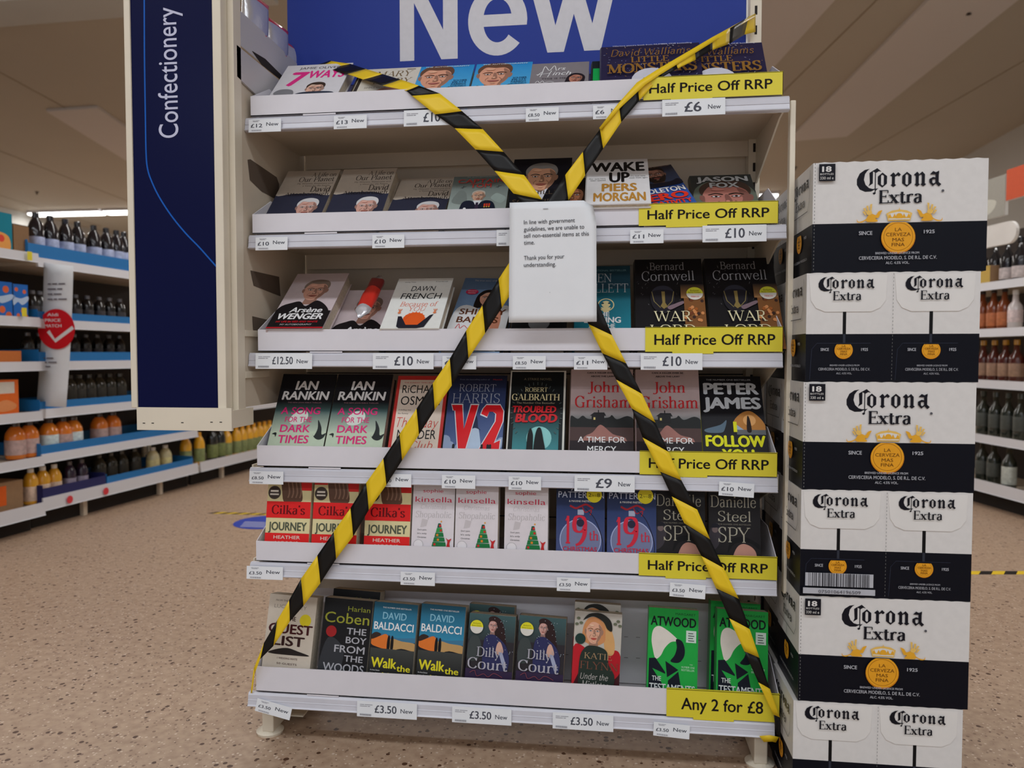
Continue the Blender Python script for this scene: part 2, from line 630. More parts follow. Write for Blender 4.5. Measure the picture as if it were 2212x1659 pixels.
def face(P, cx, cy, r, skin, hair, style='short', brow=None, beard=None, lips=(150, 80, 70), tilt=0, cols=None):
    """a printed portrait: head r = half face width (in cover widths); cx, cy in cover units (v in heights)"""
    a = P.w/P.h   # heights per width

    def q(x, y):
        t = radians(tilt)
        X, Y = x*cos(t)-y*sin(t), x*sin(t)+y*cos(t)
        return (cx+X*r, cy+Y*r*a)
    sk = C(*skin)
    dk = C(*[v*0.72 for v in skin])
    dk2 = C(*[v*0.5 for v in skin])
    hi = C(*[min(255, v*1.12) for v in skin])
    hr = C(*hair)
    if style in ('long', 'bob'):
        P.blob([q(*p) for p in ((-1.25, 0.9), (-.6, 1.75), (.5, 1.75), (1.3, .9), (1.45, -.4), (1.3, -1.9 if style == 'long' else -1.1), (.2, -1.6), (-1.3, -1.9 if style == 'long' else -1.1), (-1.45, -.3))], hr)
    P.poly([q(*p) for p in ((-.5, -.9), (.5, -.9), (.62, -2.0), (-.62, -2.0))], dk)
    P.blob([q(*p) for p in ((-1.0, .5), (-.8, 1.15), (0, 1.4), (.8, 1.15), (1.0, .5), (.95, -.3), (.68, -.95), (.28, -1.32), (-.28, -1.32), (-.68, -.95), (-.95, -.3))], sk)
    P.blob([q(*p) for p in ((.55, 1.0), (1.0, .5), (.95, -.3), (.66, -.95), (.3, -1.28), (.5, -.6), (.7, .0))], dk)
    if style != 'long':
        for sx in (-1, 1):
            P.blob([q(sx*x, y) for x, y in ((.95, .25), (1.14, .3), (1.16, -.05), (.98, -.3))], dk)
    if style == 'short':
        P.blob([q(*p) for p in ((-1.06, .35), (-1.12, 1.0), (-.7, 1.62), (.1, 1.82), (.85, 1.55), (1.13, .95), (1.05, .35), (.9, .8), (.55, 1.12), (0, 1.1), (-.6, 1.2), (-.88, .8))], hr)
    elif style == 'thin':
        P.blob([q(*p) for p in ((-1.06, .3), (-1.08, 1.0), (-.6, 1.5), (.2, 1.62), (.9, 1.3), (1.08, .8), (1.02, .3), (.85, .95), (.3, 1.3), (-.4, 1.3), (-.85, .95))], hr)
    elif style == 'long' or style == 'bob':
        P.blob([q(*p) for p in ((-1.1, .3), (-1.0, 1.2), (0, 1.75), (1.0, 1.2), (1.1, .3), (.8, .9), (.1, 1.25), (-.5, 1.1))], hr)
    if beard:
        P.blob([q(*p) for p in ((-1.0, .0), (-.92, -.7), (-.5, -1.5), (.5, -1.5), (.92, -.7), (1.0, .0), (.72, -.35), (.3, -.3), (-.3, -.3), (-.72, -.35))], C(*beard))
    bc = C(*(brow or [v*0.6 for v in hair]))
    for sx in (-1, 1):
        P.blob([q(sx*x, y) for x, y in ((.14, .42), (.45, .52), (.78, .38), (.72, .33), (.45, .43), (.16, .33))], bc)
        P.ell(*q(sx*.44, .17), .22*r, .10*r, dk, rot=tilt, n=14)
        P.ell(*q(sx*.44, .18), .17*r, .065*r, C(225, 220, 215), rot=tilt, n=12)
        P.ell(*q(sx*.44, .18), .07*r, .065*r, C(40, 32, 30), rot=tilt, n=10)
        P.line([q(sx*.66, .2), q(sx*.44, .28), q(sx*.22, .18)], .045*r, dk2)
        P.line([q(sx*.34, -.25), q(sx*.52, -.5), q(sx*.5, -.72)], .035*r, dk)
    P.blob([q(*p) for p in ((-.05, .3), (.1, .3), (.22, -.3), (.12, -.45), (-.14, -.44), (-.06, -.2))], dk)
    P.ell(*q(.02, -.3), .09*r, .1*r, hi, n=10)
    P.blob([q(*p) for p in ((-.36, -.72), (-.1, -.66), (.1, -.66), (.38, -.70), (.16, -.86), (-.14, -.87))], C(*lips))
    P.line([q(-.38, -.72), q(0, -.76), q(.4, -.70)], .035*r, dk2)
    P.ell(*q(-.3, .85), .3*r, .13*r, hi, rot=tilt, n=14)
    P.ell(*q(0, -1.08), .16*r, .07*r, hi, rot=tilt, n=10)
ORD = ['first', 'second', 'third', 'fourth', 'fifth', 'sixth', 'seventh', 'eighth', 'ninth', 'tenth', 'eleventh', 'twelfth', 'thirteenth', 'fourteenth', 'fifteenth', 'sixteenth', 'seventeenth', 'eighteenth']


def onX(x, y, X):
    d = ray(x, y)
    return CAM + d*((X-CAM.x)/d.x)


M['shade_patch'] = mat('painted_bracket_shade', C(96, 82, 70, 1), 0.8)


# ================================================================ THE SETTING
def floor_mat():
    m = bpy.data.materials.new('terrazzo_floor')
    m.use_nodes = True
    nt = m.node_tree
    b = nt.nodes['Principled BSDF']
    tc = nt.nodes.new('ShaderNodeTexCoord')

    def noise(sc, det=3):
        n = nt.nodes.new('ShaderNodeTexNoise')
        n.inputs['Scale'].default_value = sc
        n.inputs['Detail'].default_value = det
        nt.links.new(tc.outputs['Object'], n.inputs['Vector'])
        return n
    base = nt.nodes.new('ShaderNodeValToRGB')
    base.color_ramp.elements[0].color = C(160, 134, 112, 1.12)
    base.color_ramp.elements[1].color = C(178, 153, 130, 1.12)
    base.color_ramp.elements[0].position = 0.35
    base.color_ramp.elements[1].position = 0.65
    nt.links.new(noise(40, 6).outputs['Fac'], base.inputs['Fac'])

    def specks(prev, scale, lo, hi, col):
        v = nt.nodes.new('ShaderNodeTexVoronoi')
        v.inputs['Scale'].default_value = scale
        v.inputs['Randomness'].default_value = 1
        nt.links.new(tc.outputs['Object'], v.inputs['Vector'])
        # only some cells hold a chip: random cell value against distance
        sep = nt.nodes.new('ShaderNodeSeparateColor')
        nt.links.new(v.outputs['Color'], sep.inputs['Color'])
        mr = nt.nodes.new('ShaderNodeMapRange')
        mr.inputs['From Min'].default_value = lo
        mr.inputs['From Max'].default_value = 1.0
        mr.inputs['To Min'].default_value = 0.0
        mr.inputs['To Max'].default_value = hi
        nt.links.new(sep.outputs[0], mr.inputs['Value'])
        lt = nt.nodes.new('ShaderNodeMath')
        lt.operation = 'LESS_THAN'
        nt.links.new(v.outputs['Distance'], lt.inputs[0])
        nt.links.new(mr.outputs[0], lt.inputs[1])
        mx = nt.nodes.new('ShaderNodeMix')
        mx.data_type = 'RGBA'
        nt.links.new(lt.outputs[0], mx.inputs[0])
        nt.links.new(prev, mx.inputs[6])
        mx.inputs[7].default_value = col
        return mx.outputs[2]
    c = specks(base.outputs['Color'], 85, 0.45, 0.38, C(130, 104, 86, 1.1))
    c = specks(c, 60, 0.72, 0.42, C(84, 56, 40, 1.0))
    c = specks(c, 110, 0.6, 0.4, C(196, 178, 160, 1.2))
    nt.links.new(c, b.inputs['Base Color'])
    b.inputs['Roughness'].default_value = 0.42
    return m


q = MB()
q.box((-10.2, -7, -0.05), (9.5, 16, 0), floor_mat())
struct(q.obj('floor'))
ceil_m = mat('ceiling_paint', C(166, 158, 144, 1.2), 0.85, noise=0.03, scale=0.6)
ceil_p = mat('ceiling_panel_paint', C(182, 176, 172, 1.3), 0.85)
q = MB()
q.box((-10.2, -7, CEIL), (9.5, 16, CEIL+0.1), ceil_m)
struct(q.obj('ceiling'))
struct(boxobj('wall_left', (-10.3, -7, 0), (-10.0, 16, CEIL), M['wall']))
struct(boxobj('wall_right', (5.6, -7, 0), (5.9, 16, CEIL), M['wall']))
struct(boxobj('wall_back', (-10.2, 16, 0), (9.5, 16.2, CEIL), M['wall']))
# ceiling soffits: long flat boards hung just under the ceiling, three running down the aisles, and shallow joints
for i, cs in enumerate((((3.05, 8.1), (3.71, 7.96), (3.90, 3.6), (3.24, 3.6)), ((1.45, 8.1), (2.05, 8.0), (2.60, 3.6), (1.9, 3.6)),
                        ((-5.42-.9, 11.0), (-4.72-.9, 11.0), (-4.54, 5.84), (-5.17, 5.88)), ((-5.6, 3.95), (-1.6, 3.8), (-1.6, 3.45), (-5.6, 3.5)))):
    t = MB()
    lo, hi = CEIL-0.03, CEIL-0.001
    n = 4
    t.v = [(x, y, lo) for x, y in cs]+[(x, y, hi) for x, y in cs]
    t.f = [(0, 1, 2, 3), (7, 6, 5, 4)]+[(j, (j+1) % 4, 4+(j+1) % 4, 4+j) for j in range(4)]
    t.m = [t.slot(ceil_p if i < 3 else M['wall'])]*6  # last board: pale paint standing in for a bright band of light
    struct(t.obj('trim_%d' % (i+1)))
for i in range(8):
    t = MB()
    t.box((0, -8, 0), (0.012, 5, 0.004), mat('ceiling_joint', C(150, 136, 116, 1.1), 0.9))
    struct(t.obj('trim_%d' % (i+5), None, (-9+i*1.9, 8, CEIL-0.005), (0, 0, 0.12)))


def light_fitting(x0, x1, y, n, where, g):
    L = (x1-x0)/n
    for i in range(n):
        a = x0+i*L
        o = empty('ceiling_light', 'white strip light %s, %s from the left in its row' % (where, ORD[i]), 'light', (a+L/2, y, CEIL), group=g)
        boxobj('housing', (-L/2+.03, -.13, -.05), (L/2-.03, .13, 0), M['silverrail'], o)
        boxobj('diffuser', (-L/2+.05, -.11, -.075), (L/2-.05, .11, -.051), M['glow'], o)


light_fitting(-9.85, 3.65, 11.3, 9, 'on the far ceiling', 'strip lights on the far ceiling')
light_fitting(-4.4, 4.2, 2.9, 5, 'above and behind the book display', 'strip lights above the display')

# small dark sprinkler heads in the ceiling
for (px, py, lab) in ((2093, 20, 'small dark sprinkler head in the ceiling at the upper right'),
                      (1717, 361, 'small dark sprinkler head in the ceiling just left of the beer boxes'),
                      (80, 414, 'small dark sprinkler head in the ceiling left of the blue sign')):
    p = onZ(px, py, CEIL)
    t = MB()
    t.lathe([(0.035, 0), (0.03, -0.008), (0.012, -0.012), (0.012, -0.035), (0.02, -0.04), (0.004, -0.045)], mat('sprinkler', C(60, 44, 34, 1), 0.5, 0.5), 12)
    tag(t.obj('sprinkler_head', None, (p.x, p.y, CEIL), smooth=False), lab, 'sprinkler')

# ================================================================ THE BOOK DISPLAY UNIT
Z0 = [1.4849, 1.2071, 0.9251, 0.6471, 0.4149, 0.0914]        # underside of each price rail, top shelf first
RH = 0.034
TL = [(541, 207, 1690, 157), (545, 461, 1680, 437), (557, 711, 1690, 708), (555, 959, 1678, 983), (553, 1166, 1678, 1208), (553, 1443, 1683, 1497)]
RX = [(537, 1698), (541, 1695), (538, 1691), (536, 1684), (534, 1685), (526, 1685)]
BY = 0.36                                                       # depth of the shelves
TIER = ['top', 'second', 'third', 'fourth', 'fifth', 'bottom']


def trayline(i, x):
    x0, y0, x1, y1 = TL[i]
    return y0+(y1-y0)*(x-x0)/(x1-x0)


TZ = [sum(onY(TL[i][j], TL[i][j+1], 0).z for j in (0, 2))/2 for i in range(6)]   # top edge of each tray front

unit = empty('book_display_unit', 'cream metal shelving bay with six tiers of books crossed by hazard tape', 'shelving unit', (0, 0, 0))
q = MB()
q.box((0.0, BY, 0.10), (1.25, BY+0.012, 1.72), M['shelf'])
for k in range(1, 4):
    q.box((0.0, BY-0.0015, 0.10+0.4*k), (1.25, BY, 0.103+0.4*k), M['slot'])
q.obj('back_panel', unit)


def upright(parent, x0, x1, y0, y1, z0, z1, name='upright'):
    q = MB()
    q.box((x0, y0, z0), (x1, y1, z1), M['cream'])
    z = z0+0.03
    cx = (x0+x1)/2
    while z < z1-0.03:
        q.box((cx-0.003, y0-0.0012, z), (cx+0.003, y0+0.001, z+0.022), M['slot'])
        z += 0.05
    return q.obj(name, parent)


upright(unit, 1.226, 1.254, BY-0.045, BY-0.002, 0.0, 2.4)
upright(unit, -0.006, 0.02, BY-0.04, BY-0.002, 0.0, 0.72)
boxobj('base_leg', (0.012, 0.03, 0.012), (0.042, BY, 0.085), M['cream'], unit, 0.003)
boxobj('base_leg', (1.205, 0.03, 0.012), (1.235, BY, 0.085), M['cream'], unit, 0.003)
for x in (0.022, 1.222):
    q = MB()
    q.lathe([(0.032, 0), (0.034, 0.006), (0.022, 0.014), (0.010, 0.018), (0.010, 0.05)], M['cream'], 20)
    q.obj('levelling_foot', unit, (x, 0.055, 0), smooth=False)
q = MB()
q.box((0.03, 0.10, 0.02), (0.09, 0.20, 0.024), M['cream'])
q.box((0.03, 0.10, 0.02), (0.034, 0.20, 0.06), M['cream'])
q.obj('foot_bracket', unit)
q = MB()
q.prism([(0.012, 0), (0.026, 0), (0.026, 1), (0.012, 1)], 0, 1, M['cream'], axis='z') if False else q.box((1.262, 0.018, Z0[4]), (1.274, 0.040, Z0[0]+0.03), M['cream'])
q.obj('front_post', unit, bevel=0.002)

for i in range(6):
    z = Z0[i]
    x0 = onY(RX[i][0], 700, 0).x
    x1 = onY(RX[i][1], 700, 0).x
    pl = empty('shelf', '', '', (0, 0, 0))
    del pl['label'], pl['category']
    pl.parent = unit
    q = MB()
    # pressed metal deck with a turned-down rear lip and front return
    q.box((0.004, 0.018, z+RH-0.006), (1.246, BY-0.03, z+RH-0.003), M['shelf'])
    q.box((0.02, BY-0.032, z-0.012), (1.235, BY-0.029, z+RH-0.003), M['shelf'])
    q.box((0.02, 0.010, z+0.002), (1.235, 0.016, z+RH-0.004), M['shelf'])
    q.obj('deck', pl)
    # end brackets, tapering to the front
    for xx in (0.0, 1.244):
        q = MB()
        h = 0.085 if i < 5 else 0.03
        q.prism([(0.02, z+0.003), (0.05, z), (BY-0.05, z-h), (BY-0.01, z-h), (BY-0.004, z-h+0.02), (BY-0.004, z+RH+0.004), (0.02, z+RH+0.004)], xx, xx+0.004, M['cream'])
        q.obj('bracket', pl, bevel=0.0)
    q = MB()
    prof = [(0.006, z), (-0.007, z+0.001), (-0.009, z+0.003), (-0.006, z+0.006), (-0.004, z+0.016), (-0.0052, z+0.0165), (-0.004, z+0.018),
            (-0.003, z+0.029), (0.002, z+RH), (0.010, z+RH), (0.010, z+RH-0.003), (0.004, z+RH-0.004), (0.002, z+0.004)]
    q.prism(prof, x0, x1, M['rail'])
    q.obj('price_rail', pl)

# ---- white cardboard trays that stand on the shelves
WRAP = [(1390, 'Half Price Off RRP', 1403, 1668), (1380, 'Half Price Off RRP', 1399, 1661), (1394, 'Half Price Off RRP', 1414, 1674),
        (1382, 'Half Price Off RRP', 1402, 1660), (1380, 'Half Price Off RRP', 1400, 1658), (1440, 'Any 2 for £8', 1472, 1648)]
BLACKINK = C(28, 24, 26, 1)
for i in range(6):
    zf = Z0[i]+RH+0.0035
    zt = TZ[i]
    ax = onY(TL[i][0], TL[i][1], 0).x
    bx = onY(TL[i][2], TL[i][3], 0).x
    tr = empty('cardboard_tray', 'white cardboard tray with a yellow offer sleeve on the %s shelf' % TIER[i], 'tray', (ax, 0, zf))
    w = bx-ax
    h = zt-zf
    q = MB()
    q.box((0, 0.0, 0), (w, 0.002, h), M['card'])
    q.box((0, 0.0, 0), (w, BY-0.06, 0.0018), M['card'])
    q.obj('tray_front', tr)
    for xx in (0, w-0.0018):
        q = MB()
        q.prism([(0.002, 0.002), (0.002, h), (0.10, h+0.05), (BY-0.06, h+0.05), (BY-0.06, 0.002)], xx, xx+0.0018, M['card'])
        q.obj('tray_side', tr)
    q = MB()
    u0, u1 = 0.13, 0.21
    q.box((u0, -0.0006, -0.0034), (u1, 0.0016, 0.0), M['card'])
    q.obj('tuck_tab', tr)
    # the sleeve
    sx = onY(WRAP[i][0], trayline(i, WRAP[i][0]), 0).x-ax
    q = MB()
    q.box((sx, -0.0022, -0.001), (w+0.0015, -0.0004, h+0.0012), M['ywrap'])
    q.box((sx, -0.0022, h), (w+0.0015, 0.003, h+0.0018), M['ywrap'])
    q.box((w+0.0004, -0.0022, -0.001), (w+0.0015, 0.03, h+0.001), M['ywrap'])
    q.box((sx+0.06, -0.0024, -0.0055), (sx+0.15, -0.0006, -0.001), M['ywrap'])
    sl = q.obj('offer_sleeve', tr)
    P = Print(1, 1)
    t0 = onY(WRAP[i][2], trayline(i, WRAP[i][2]), 0).x-ax
    t1 = onY(WRAP[i][3], trayline(i, WRAP[i][3]), 0).x-ax
    P.text(WRAP[i][1], t0, t1, h*0.28, h*0.74, BLACKINK, bold=0.014, res=5)
    P.build('let', 'lettering', sl, M['matt'], loc=(0, -0.0025, 0))

# ---- price tickets in the rails
TK = [
 (0, 538, 608, '£12', 0, 0), (0, 722, 793, '£13', 0, 0), (0, 873, 992, '£10', 1, 0), (0, 1136, 1207, '£8.50', 0, 0), (0, 1281, 1352, '£6', 0, 0), (0, 1430, 1566, '£6', 2, 0),
 (1, 553, 622, '£10', 0, 0), (1, 805, 874, '£10', 0, 0), (1, 1073, 1160, '£10', 1, 0), (1, 1361, 1433, '£11', 0, 0), (1, 1517, 1655, '£10', 1, 0),
 (2, 553, 675, '£12.50', 1, 0), (2, 806, 937, '£10', 1, 0), (2, 956, 1029, '£9', 0, 0), (2, 1108, 1179, '£8.50', 0, 0), (2, 1240, 1312, '£11', 0, 0), (2, 1384, 1517, '£10', 1, 0),
 (3, 540, 613, '£8.50', 0, 0), (3, 815, 889, '£8.50', 0, 0), (3, 955, 1027, '£10', 0, 0), (3, 1099, 1169, '£10', 0, 0), (3, 1241, 1371, '£9', 2, 0), (3, 1552, 1628, '£10', 0, 3),
 (4, 534, 612, '£3.50', 0, 0), (4, 866, 940, '£3.50', 0, 0), (4, 1203, 1275, '£3.50', 0, 0), (4, 1446, 1523, '£3.50', 0, 3),
 (5, 552, 628, '£3.50', 0, 12), (5, 772, 901, '£3.50', 1, 0), (5, 977, 1105, '£3.50', 1, 0), (5, 1194, 1325, '£3.50', 1, 0), (5, 1411, 1489, '£3.50', 0, 3),
]
GREYINK = C(84, 86, 96, 1)
cnt = {}
for (i, a, b, price, big, tilt) in TK:
    cnt[i] = cnt.get(i, -1)+1
    z = Z0[i]
    yy = {0: 270, 1: 530, 2: 785, 3: 1045, 4: 1255, 5: 1545}[i]
    xa, xb = onY(a, yy, -0.008).x, onY(b, yy, -0.008).x
    w, h = xb-xa, (0.031 if not big else 0.037)
    lab = '%s price ticket reading %s, %s from left on the %s shelf rail' % ('large' if big else 'small', price, ORD[cnt[i]], TIER[i])
    t = MB()
    t.box((0, 0, 0), (w, 0.0008, h), M['paper'])
    o = t.obj('price_ticket', None, (xa, -0.0115, z-0.004 if not tilt else z-0.006), (radians(-4), radians(tilt), 0))
    tag(o, lab, 'price ticket')
    P = Print(w, h)
    if big:
        p1 = 0.30 if len(price) > 4 else (0.36 if price != '£9' and price != '£6' else 0.36)
        p2 = 0.66 if len(price) > 2 else 0.62
        hh = (0.30, 0.80) if len(price) > 4 else (0.24, 0.84)
        P.text(price, p1, p2, hh[0], hh[1], GREYINK, bold=0.02)
        P.text('New', 0.73, 0.93, 0.36, 0.64, GREYINK, bold=0.01)
        for (a_, b_, v_) in ((.05, .12, .76), (.13, .26, .76), (.05, .17, .66), (.18, .22, .66)):
            P.rect(a_, v_, b_, v_+.04, C(160, 160, 168, 1), True)
        for k in range(14):
            P.rect(0.05+k*0.014, 0.08, 0.05+k*0.014+0.008, 0.2, C(150, 150, 158, 1), True)
    else:
        P.text(price, 0.07, 0.42 if len(price) > 2 else 0.34, 0.36, 0.60 if len(price) > 3 else 0.66, GREYINK, bold=0.02)
        P.text('New', 0.55, 0.92, 0.46, 0.74, GREYINK, bold=0.012)
        for (a_, b_, v_) in ((.12, .2, .86), (.21, .34, .86), (.14, .3, .79)):
            P.rect(a_, v_, b_, v_+.035, C(165, 165, 172, 1), True)
        for k in range(12):
            P.rect(0.10+k*0.026, 0.08, 0.10+k*0.026+0.013, 0.18, C(150, 150, 158, 1), True)
    P.build('let', 'ticket_print', o, M['matt'])

# ---- NEW header board
hz0, hz1 = onY(622, 150, BY-0.06).z-0.05, 2.36
hx0, hx1 = onY(622, 150, BY-0.06).x, onY(1611, 100, BY-0.06).x
hb = empty('header_board', 'large blue header board with white lettering above the books', 'sign', (0, BY-0.06, 0))
boxobj('board', (hx0, 0, hz0), (hx1, 0.006, hz1), M['blue'], hb)
boxobj('board_edge', (hx1, -0.002, hz0), (hx1+0.004, 0.01, hz1), M['boxw'], hb)
P = Print(1, 1)
a = onY(864, 129, BY-0.06)
b = onY(1330, 110, BY-0.06)
zb_l = (a.z+b.z)/2-0.002
kx = (b.x-a.x)/466.0
WN = C(206, 205, 210, 1.25)


def np_(x, y):
    return (a.x+(x-864)*kx, zb_l+(125-y)*kx)


P.add([np_(*p) for p in ((864, 125), (864, -55), (902, -55), (960, 62), (960, -55), (992, -55), (992, 125), (956, 125), (896, 2), (896, 125))], [tuple(range(10))], WN, True)
ring_o, ring_i = [], []
for k in range(41):
    t_ = radians(2+k*(318-2)/40)
    ring_o.append(np_(1079+64*cos(t_), 49-74*sin(t_)))
    ring_i.append(np_(1079+(31+2*sin(t_)**2)*cos(t_), 49-(46)*sin(t_)))
n_ = len(ring_o)
P.add(ring_o+ring_i, [(i, i+1, n_+i+1, n_+i) for i in range(n_-1)], WN, True)
P.add([np_(*p) for p in ((1046, 36), (1142, 36), (1143, 49), (1142, 61), (1046, 61))], [(0, 1, 2, 3, 4)], WN, True)
P.add([np_(*p) for p in ((1148, -20), (1182, -20), (1203, 66), (1228, -20), (1256, -20), (1281, 66), (1301, -20), (1332, -20), (1299, 122), (1264, 122), (1242, 44), (1221, 122), (1186, 122))], [tuple(range(13))], WN, True)
P.build('let', 'lettering', hb, M['matt'])

# ---- the blue aisle sign at the left, its slotted upright and side panel
SY = -0.10
sg = empty('aisle_sign', 'tall dark blue aisle sign with white sideways lettering in a cream frame', 'sign', (0, SY, 0))
fx0, fx1 = onY(266, 20, SY).x, onY(478, 400, SY).x
bx0, bx1 = onY(283, 200, SY).x, onY(463, 400, SY).x
zb = onY(380, 882, SY).z
zbot = onY(380, 929, SY).z
q = MB()
q.box((fx0, 0, zb), (bx0, 0.03, 2.45), M['cream'])
q.box((bx1, 0, zb), (fx1+0.004, 0.03, 2.45), M['cream'])
q.box((bx0, 0.012, zb), (bx1, 0.03, 2.45), M['cream'])
q.obj('frame', sg, bevel=0.002)
boxobj('panel', (bx0, 0.004, zb), (bx1, 0.0115, 2.45), M['navy'], sg)
px0 = onY(300, 905, SY).x
px1 = onY(504, 905, SY).x
q = MB()
q.box((px0, -0.008, zbot), (px1, 0.0, zb+0.002), M['cream'])
q.box((px0+0.01, 0.0, zbot+0.006), (px1, 0.10, zb-0.004), M['cream'])
for (hx, hy) in ((311, 914), (330, 914), (394, 913), (457, 912), (477, 912)):
    p = onY(hx, hy, SY-0.008)
    q.box((p.x-0.003, -0.0086, p.z-0.001), (p.x+0.003, -0.0079, p.z+0.001), M['slot'])
q.obj('foot_plate', sg, bevel=0.0015)
P = Print(1, 1)
c0 = onY(383, 296, SY)
c1 = onY(383, 13, SY)
capx = onY(339, 296, SY).x
P.text('Confectionery', c0.z, c1.z, -(c0.x), -(capx)-0.000, C(190, 192, 215, 1.2), rot=90, res=6, bold=0.004)
cv = [(309, -60), (309.5, 0), (310, 120), (312, 250), (313.5, 330), (317, 365), (326, 392), (342, 425), (368, 465), (398, 502), (428, 533), (452, 560), (467, 577)]
P.line([(onY(x, y, SY).x, onY(x, y, SY).z) for x, y in cv], 0.0035, C(20, 84, 170, 1.3), smooth=True, letter=False)
P.build('let', 'lettering', sg, M['ink'], loc=(0, 0.0038, 0))
P.build('art', 'blue_swoosh_line', sg, M['ink'], loc=(0, 0.0038, 0))

gp = empty('side_panel_upright', 'cream slotted upright and side panel between the blue sign and the books', 'shelving unit', (0, 0, 0))
ua, ub = onY(479, 450, -0.06).x, onY(512, 450, -0.06).x
q = MB()
zpb = onY(500, 900, -0.06).z
q.box((ua, -0.066, zpb), (ub, -0.03, 2.45), M['cream'])
z = zpb+0.03
while z < 2.4:
    q.box((ua+0.008, -0.0672, z), (ua+0.0105, -0.0655, z+0.013), M['slot'])
    z += 0.0185
q.obj('upright', gp, bevel=0.001)
PX = ub-0.006
q = MB()
q.box((PX-0.004, -0.03, zpb+0.02), (PX, BY-0.02, onX(500, 4, PX).z-0.10), M['shelf'])
q.obj('side_panel', gp)
# flat dark patches on the side panel, painted for shadow gaps behind the brackets
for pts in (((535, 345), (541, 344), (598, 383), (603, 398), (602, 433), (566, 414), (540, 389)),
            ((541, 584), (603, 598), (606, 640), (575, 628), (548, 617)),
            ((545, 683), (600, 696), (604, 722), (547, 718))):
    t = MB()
    t.poly([tuple(onX(x, y, PX+0.0008)) for x, y in pts], M['shade_patch'])
    t.obj('bracket_shade', gp)
# small shelf arms under the lower part
for (y0, y1) in ((712, 726), (803, 818)):
    a = onX(500+8, y0, PX+0.001)
    t = MB()
    t.box((PX, -0.028, onX(515, y1, PX).z), (PX+0.006, 0.10, onX(515, y0, PX).z), M['cream'])
    t.obj('shelf_arm', gp, bevel=0.001)

# ---- neighbouring sweet shelf at the upper left: end plates, deck and bagged sweets
sw = empty('sweet_shelf', 'pale grey shelf end with slot at the upper left beside the blue header', 'shelf', (0, 0, 0))
pls = mat('pale_plastic', C(182, 180, 182, 1.2), 0.35)
top = onX(503, 0, PX+0.004)
q = MB()
za = onX(500, 4, PX).z
q.prism([(-0.05, za-0.005), (BY-0.03, za-0.005), (BY-0.03, za-0.085), (-0.05, za-0.085)], PX+0.001, PX+0.004, pls)
q.prism([(-0.05, za-0.093), (BY-0.03, za-0.093), (BY-0.06, za-0.16), (0.05, za-0.175), (-0.05, za-0.165)], PX+0.001, PX+0.006, pls)
q.obj('end_plate', sw)
q = MB()
q.box((PX-0.30, 0, za-0.12), (PX, BY-0.03, za-0.11), pls)
q.obj('deck', sw)
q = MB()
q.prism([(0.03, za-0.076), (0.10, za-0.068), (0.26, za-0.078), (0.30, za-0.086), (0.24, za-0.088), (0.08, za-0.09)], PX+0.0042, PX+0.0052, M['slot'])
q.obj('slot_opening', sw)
wr = mat('silver_wrapper', C(200, 200, 205, 1.2), 0.25, 0.5, bump=0.6, scale=60)
redm = mat('red_wrapper', C(190, 40, 30, 1.2), 0.3, coat=0.3)


def packet(name, label, loc, rot, w, h, t, m1, m2):
    q = MB()
    rows = []
    for i in range(9):
        v = i/8
        th = t*sin(pi*v)**0.5 if 0 < v < 1 else 0.002
        ww = w/2*(1-0.05*sin(pi*v))+(0.002*sin(i*9) if i in (0, 8) else 0)
        rows.append([(ww*cos(a), th/2*sin(a), v*h) for a in [2*pi*k/14 for k in range(14)]])
    q.grid(rows[:3], m2, True)
    q.grid(rows[2:8], m1, True)
    q.grid(rows[7:], m2, True)
    q.poly(rows[0], m2)
    q.poly(rows[-1], m2)
    return tag(q.obj(name, None, loc, rot, smooth=True), label, 'packet')


for (y, lab, hh) in ((0.05, 'white and red sweet packet standing nearest on the upper left shelf', 0.115), (0.17, 'white and red sweet packet behind the first on the upper left shelf', 0.10), (0.27, 'small white and red sweet packet at the rear of the upper left shelf', 0.08)):
    packet('sweet_packet', lab, (PX-0.012, y+0.03, za-0.035), (0, 0.05, 1.35), 0.10, hh, 0.03, wr, redm)


# ================================================================ BOOKS
def cover_mat(rgb):
    k = 'cover_%d_%d_%d' % rgb
    if k not in M:
        M[k] = mat(k, C(*rgb), 0.4, coat=0.15)
    return M[k]


_proto = {}


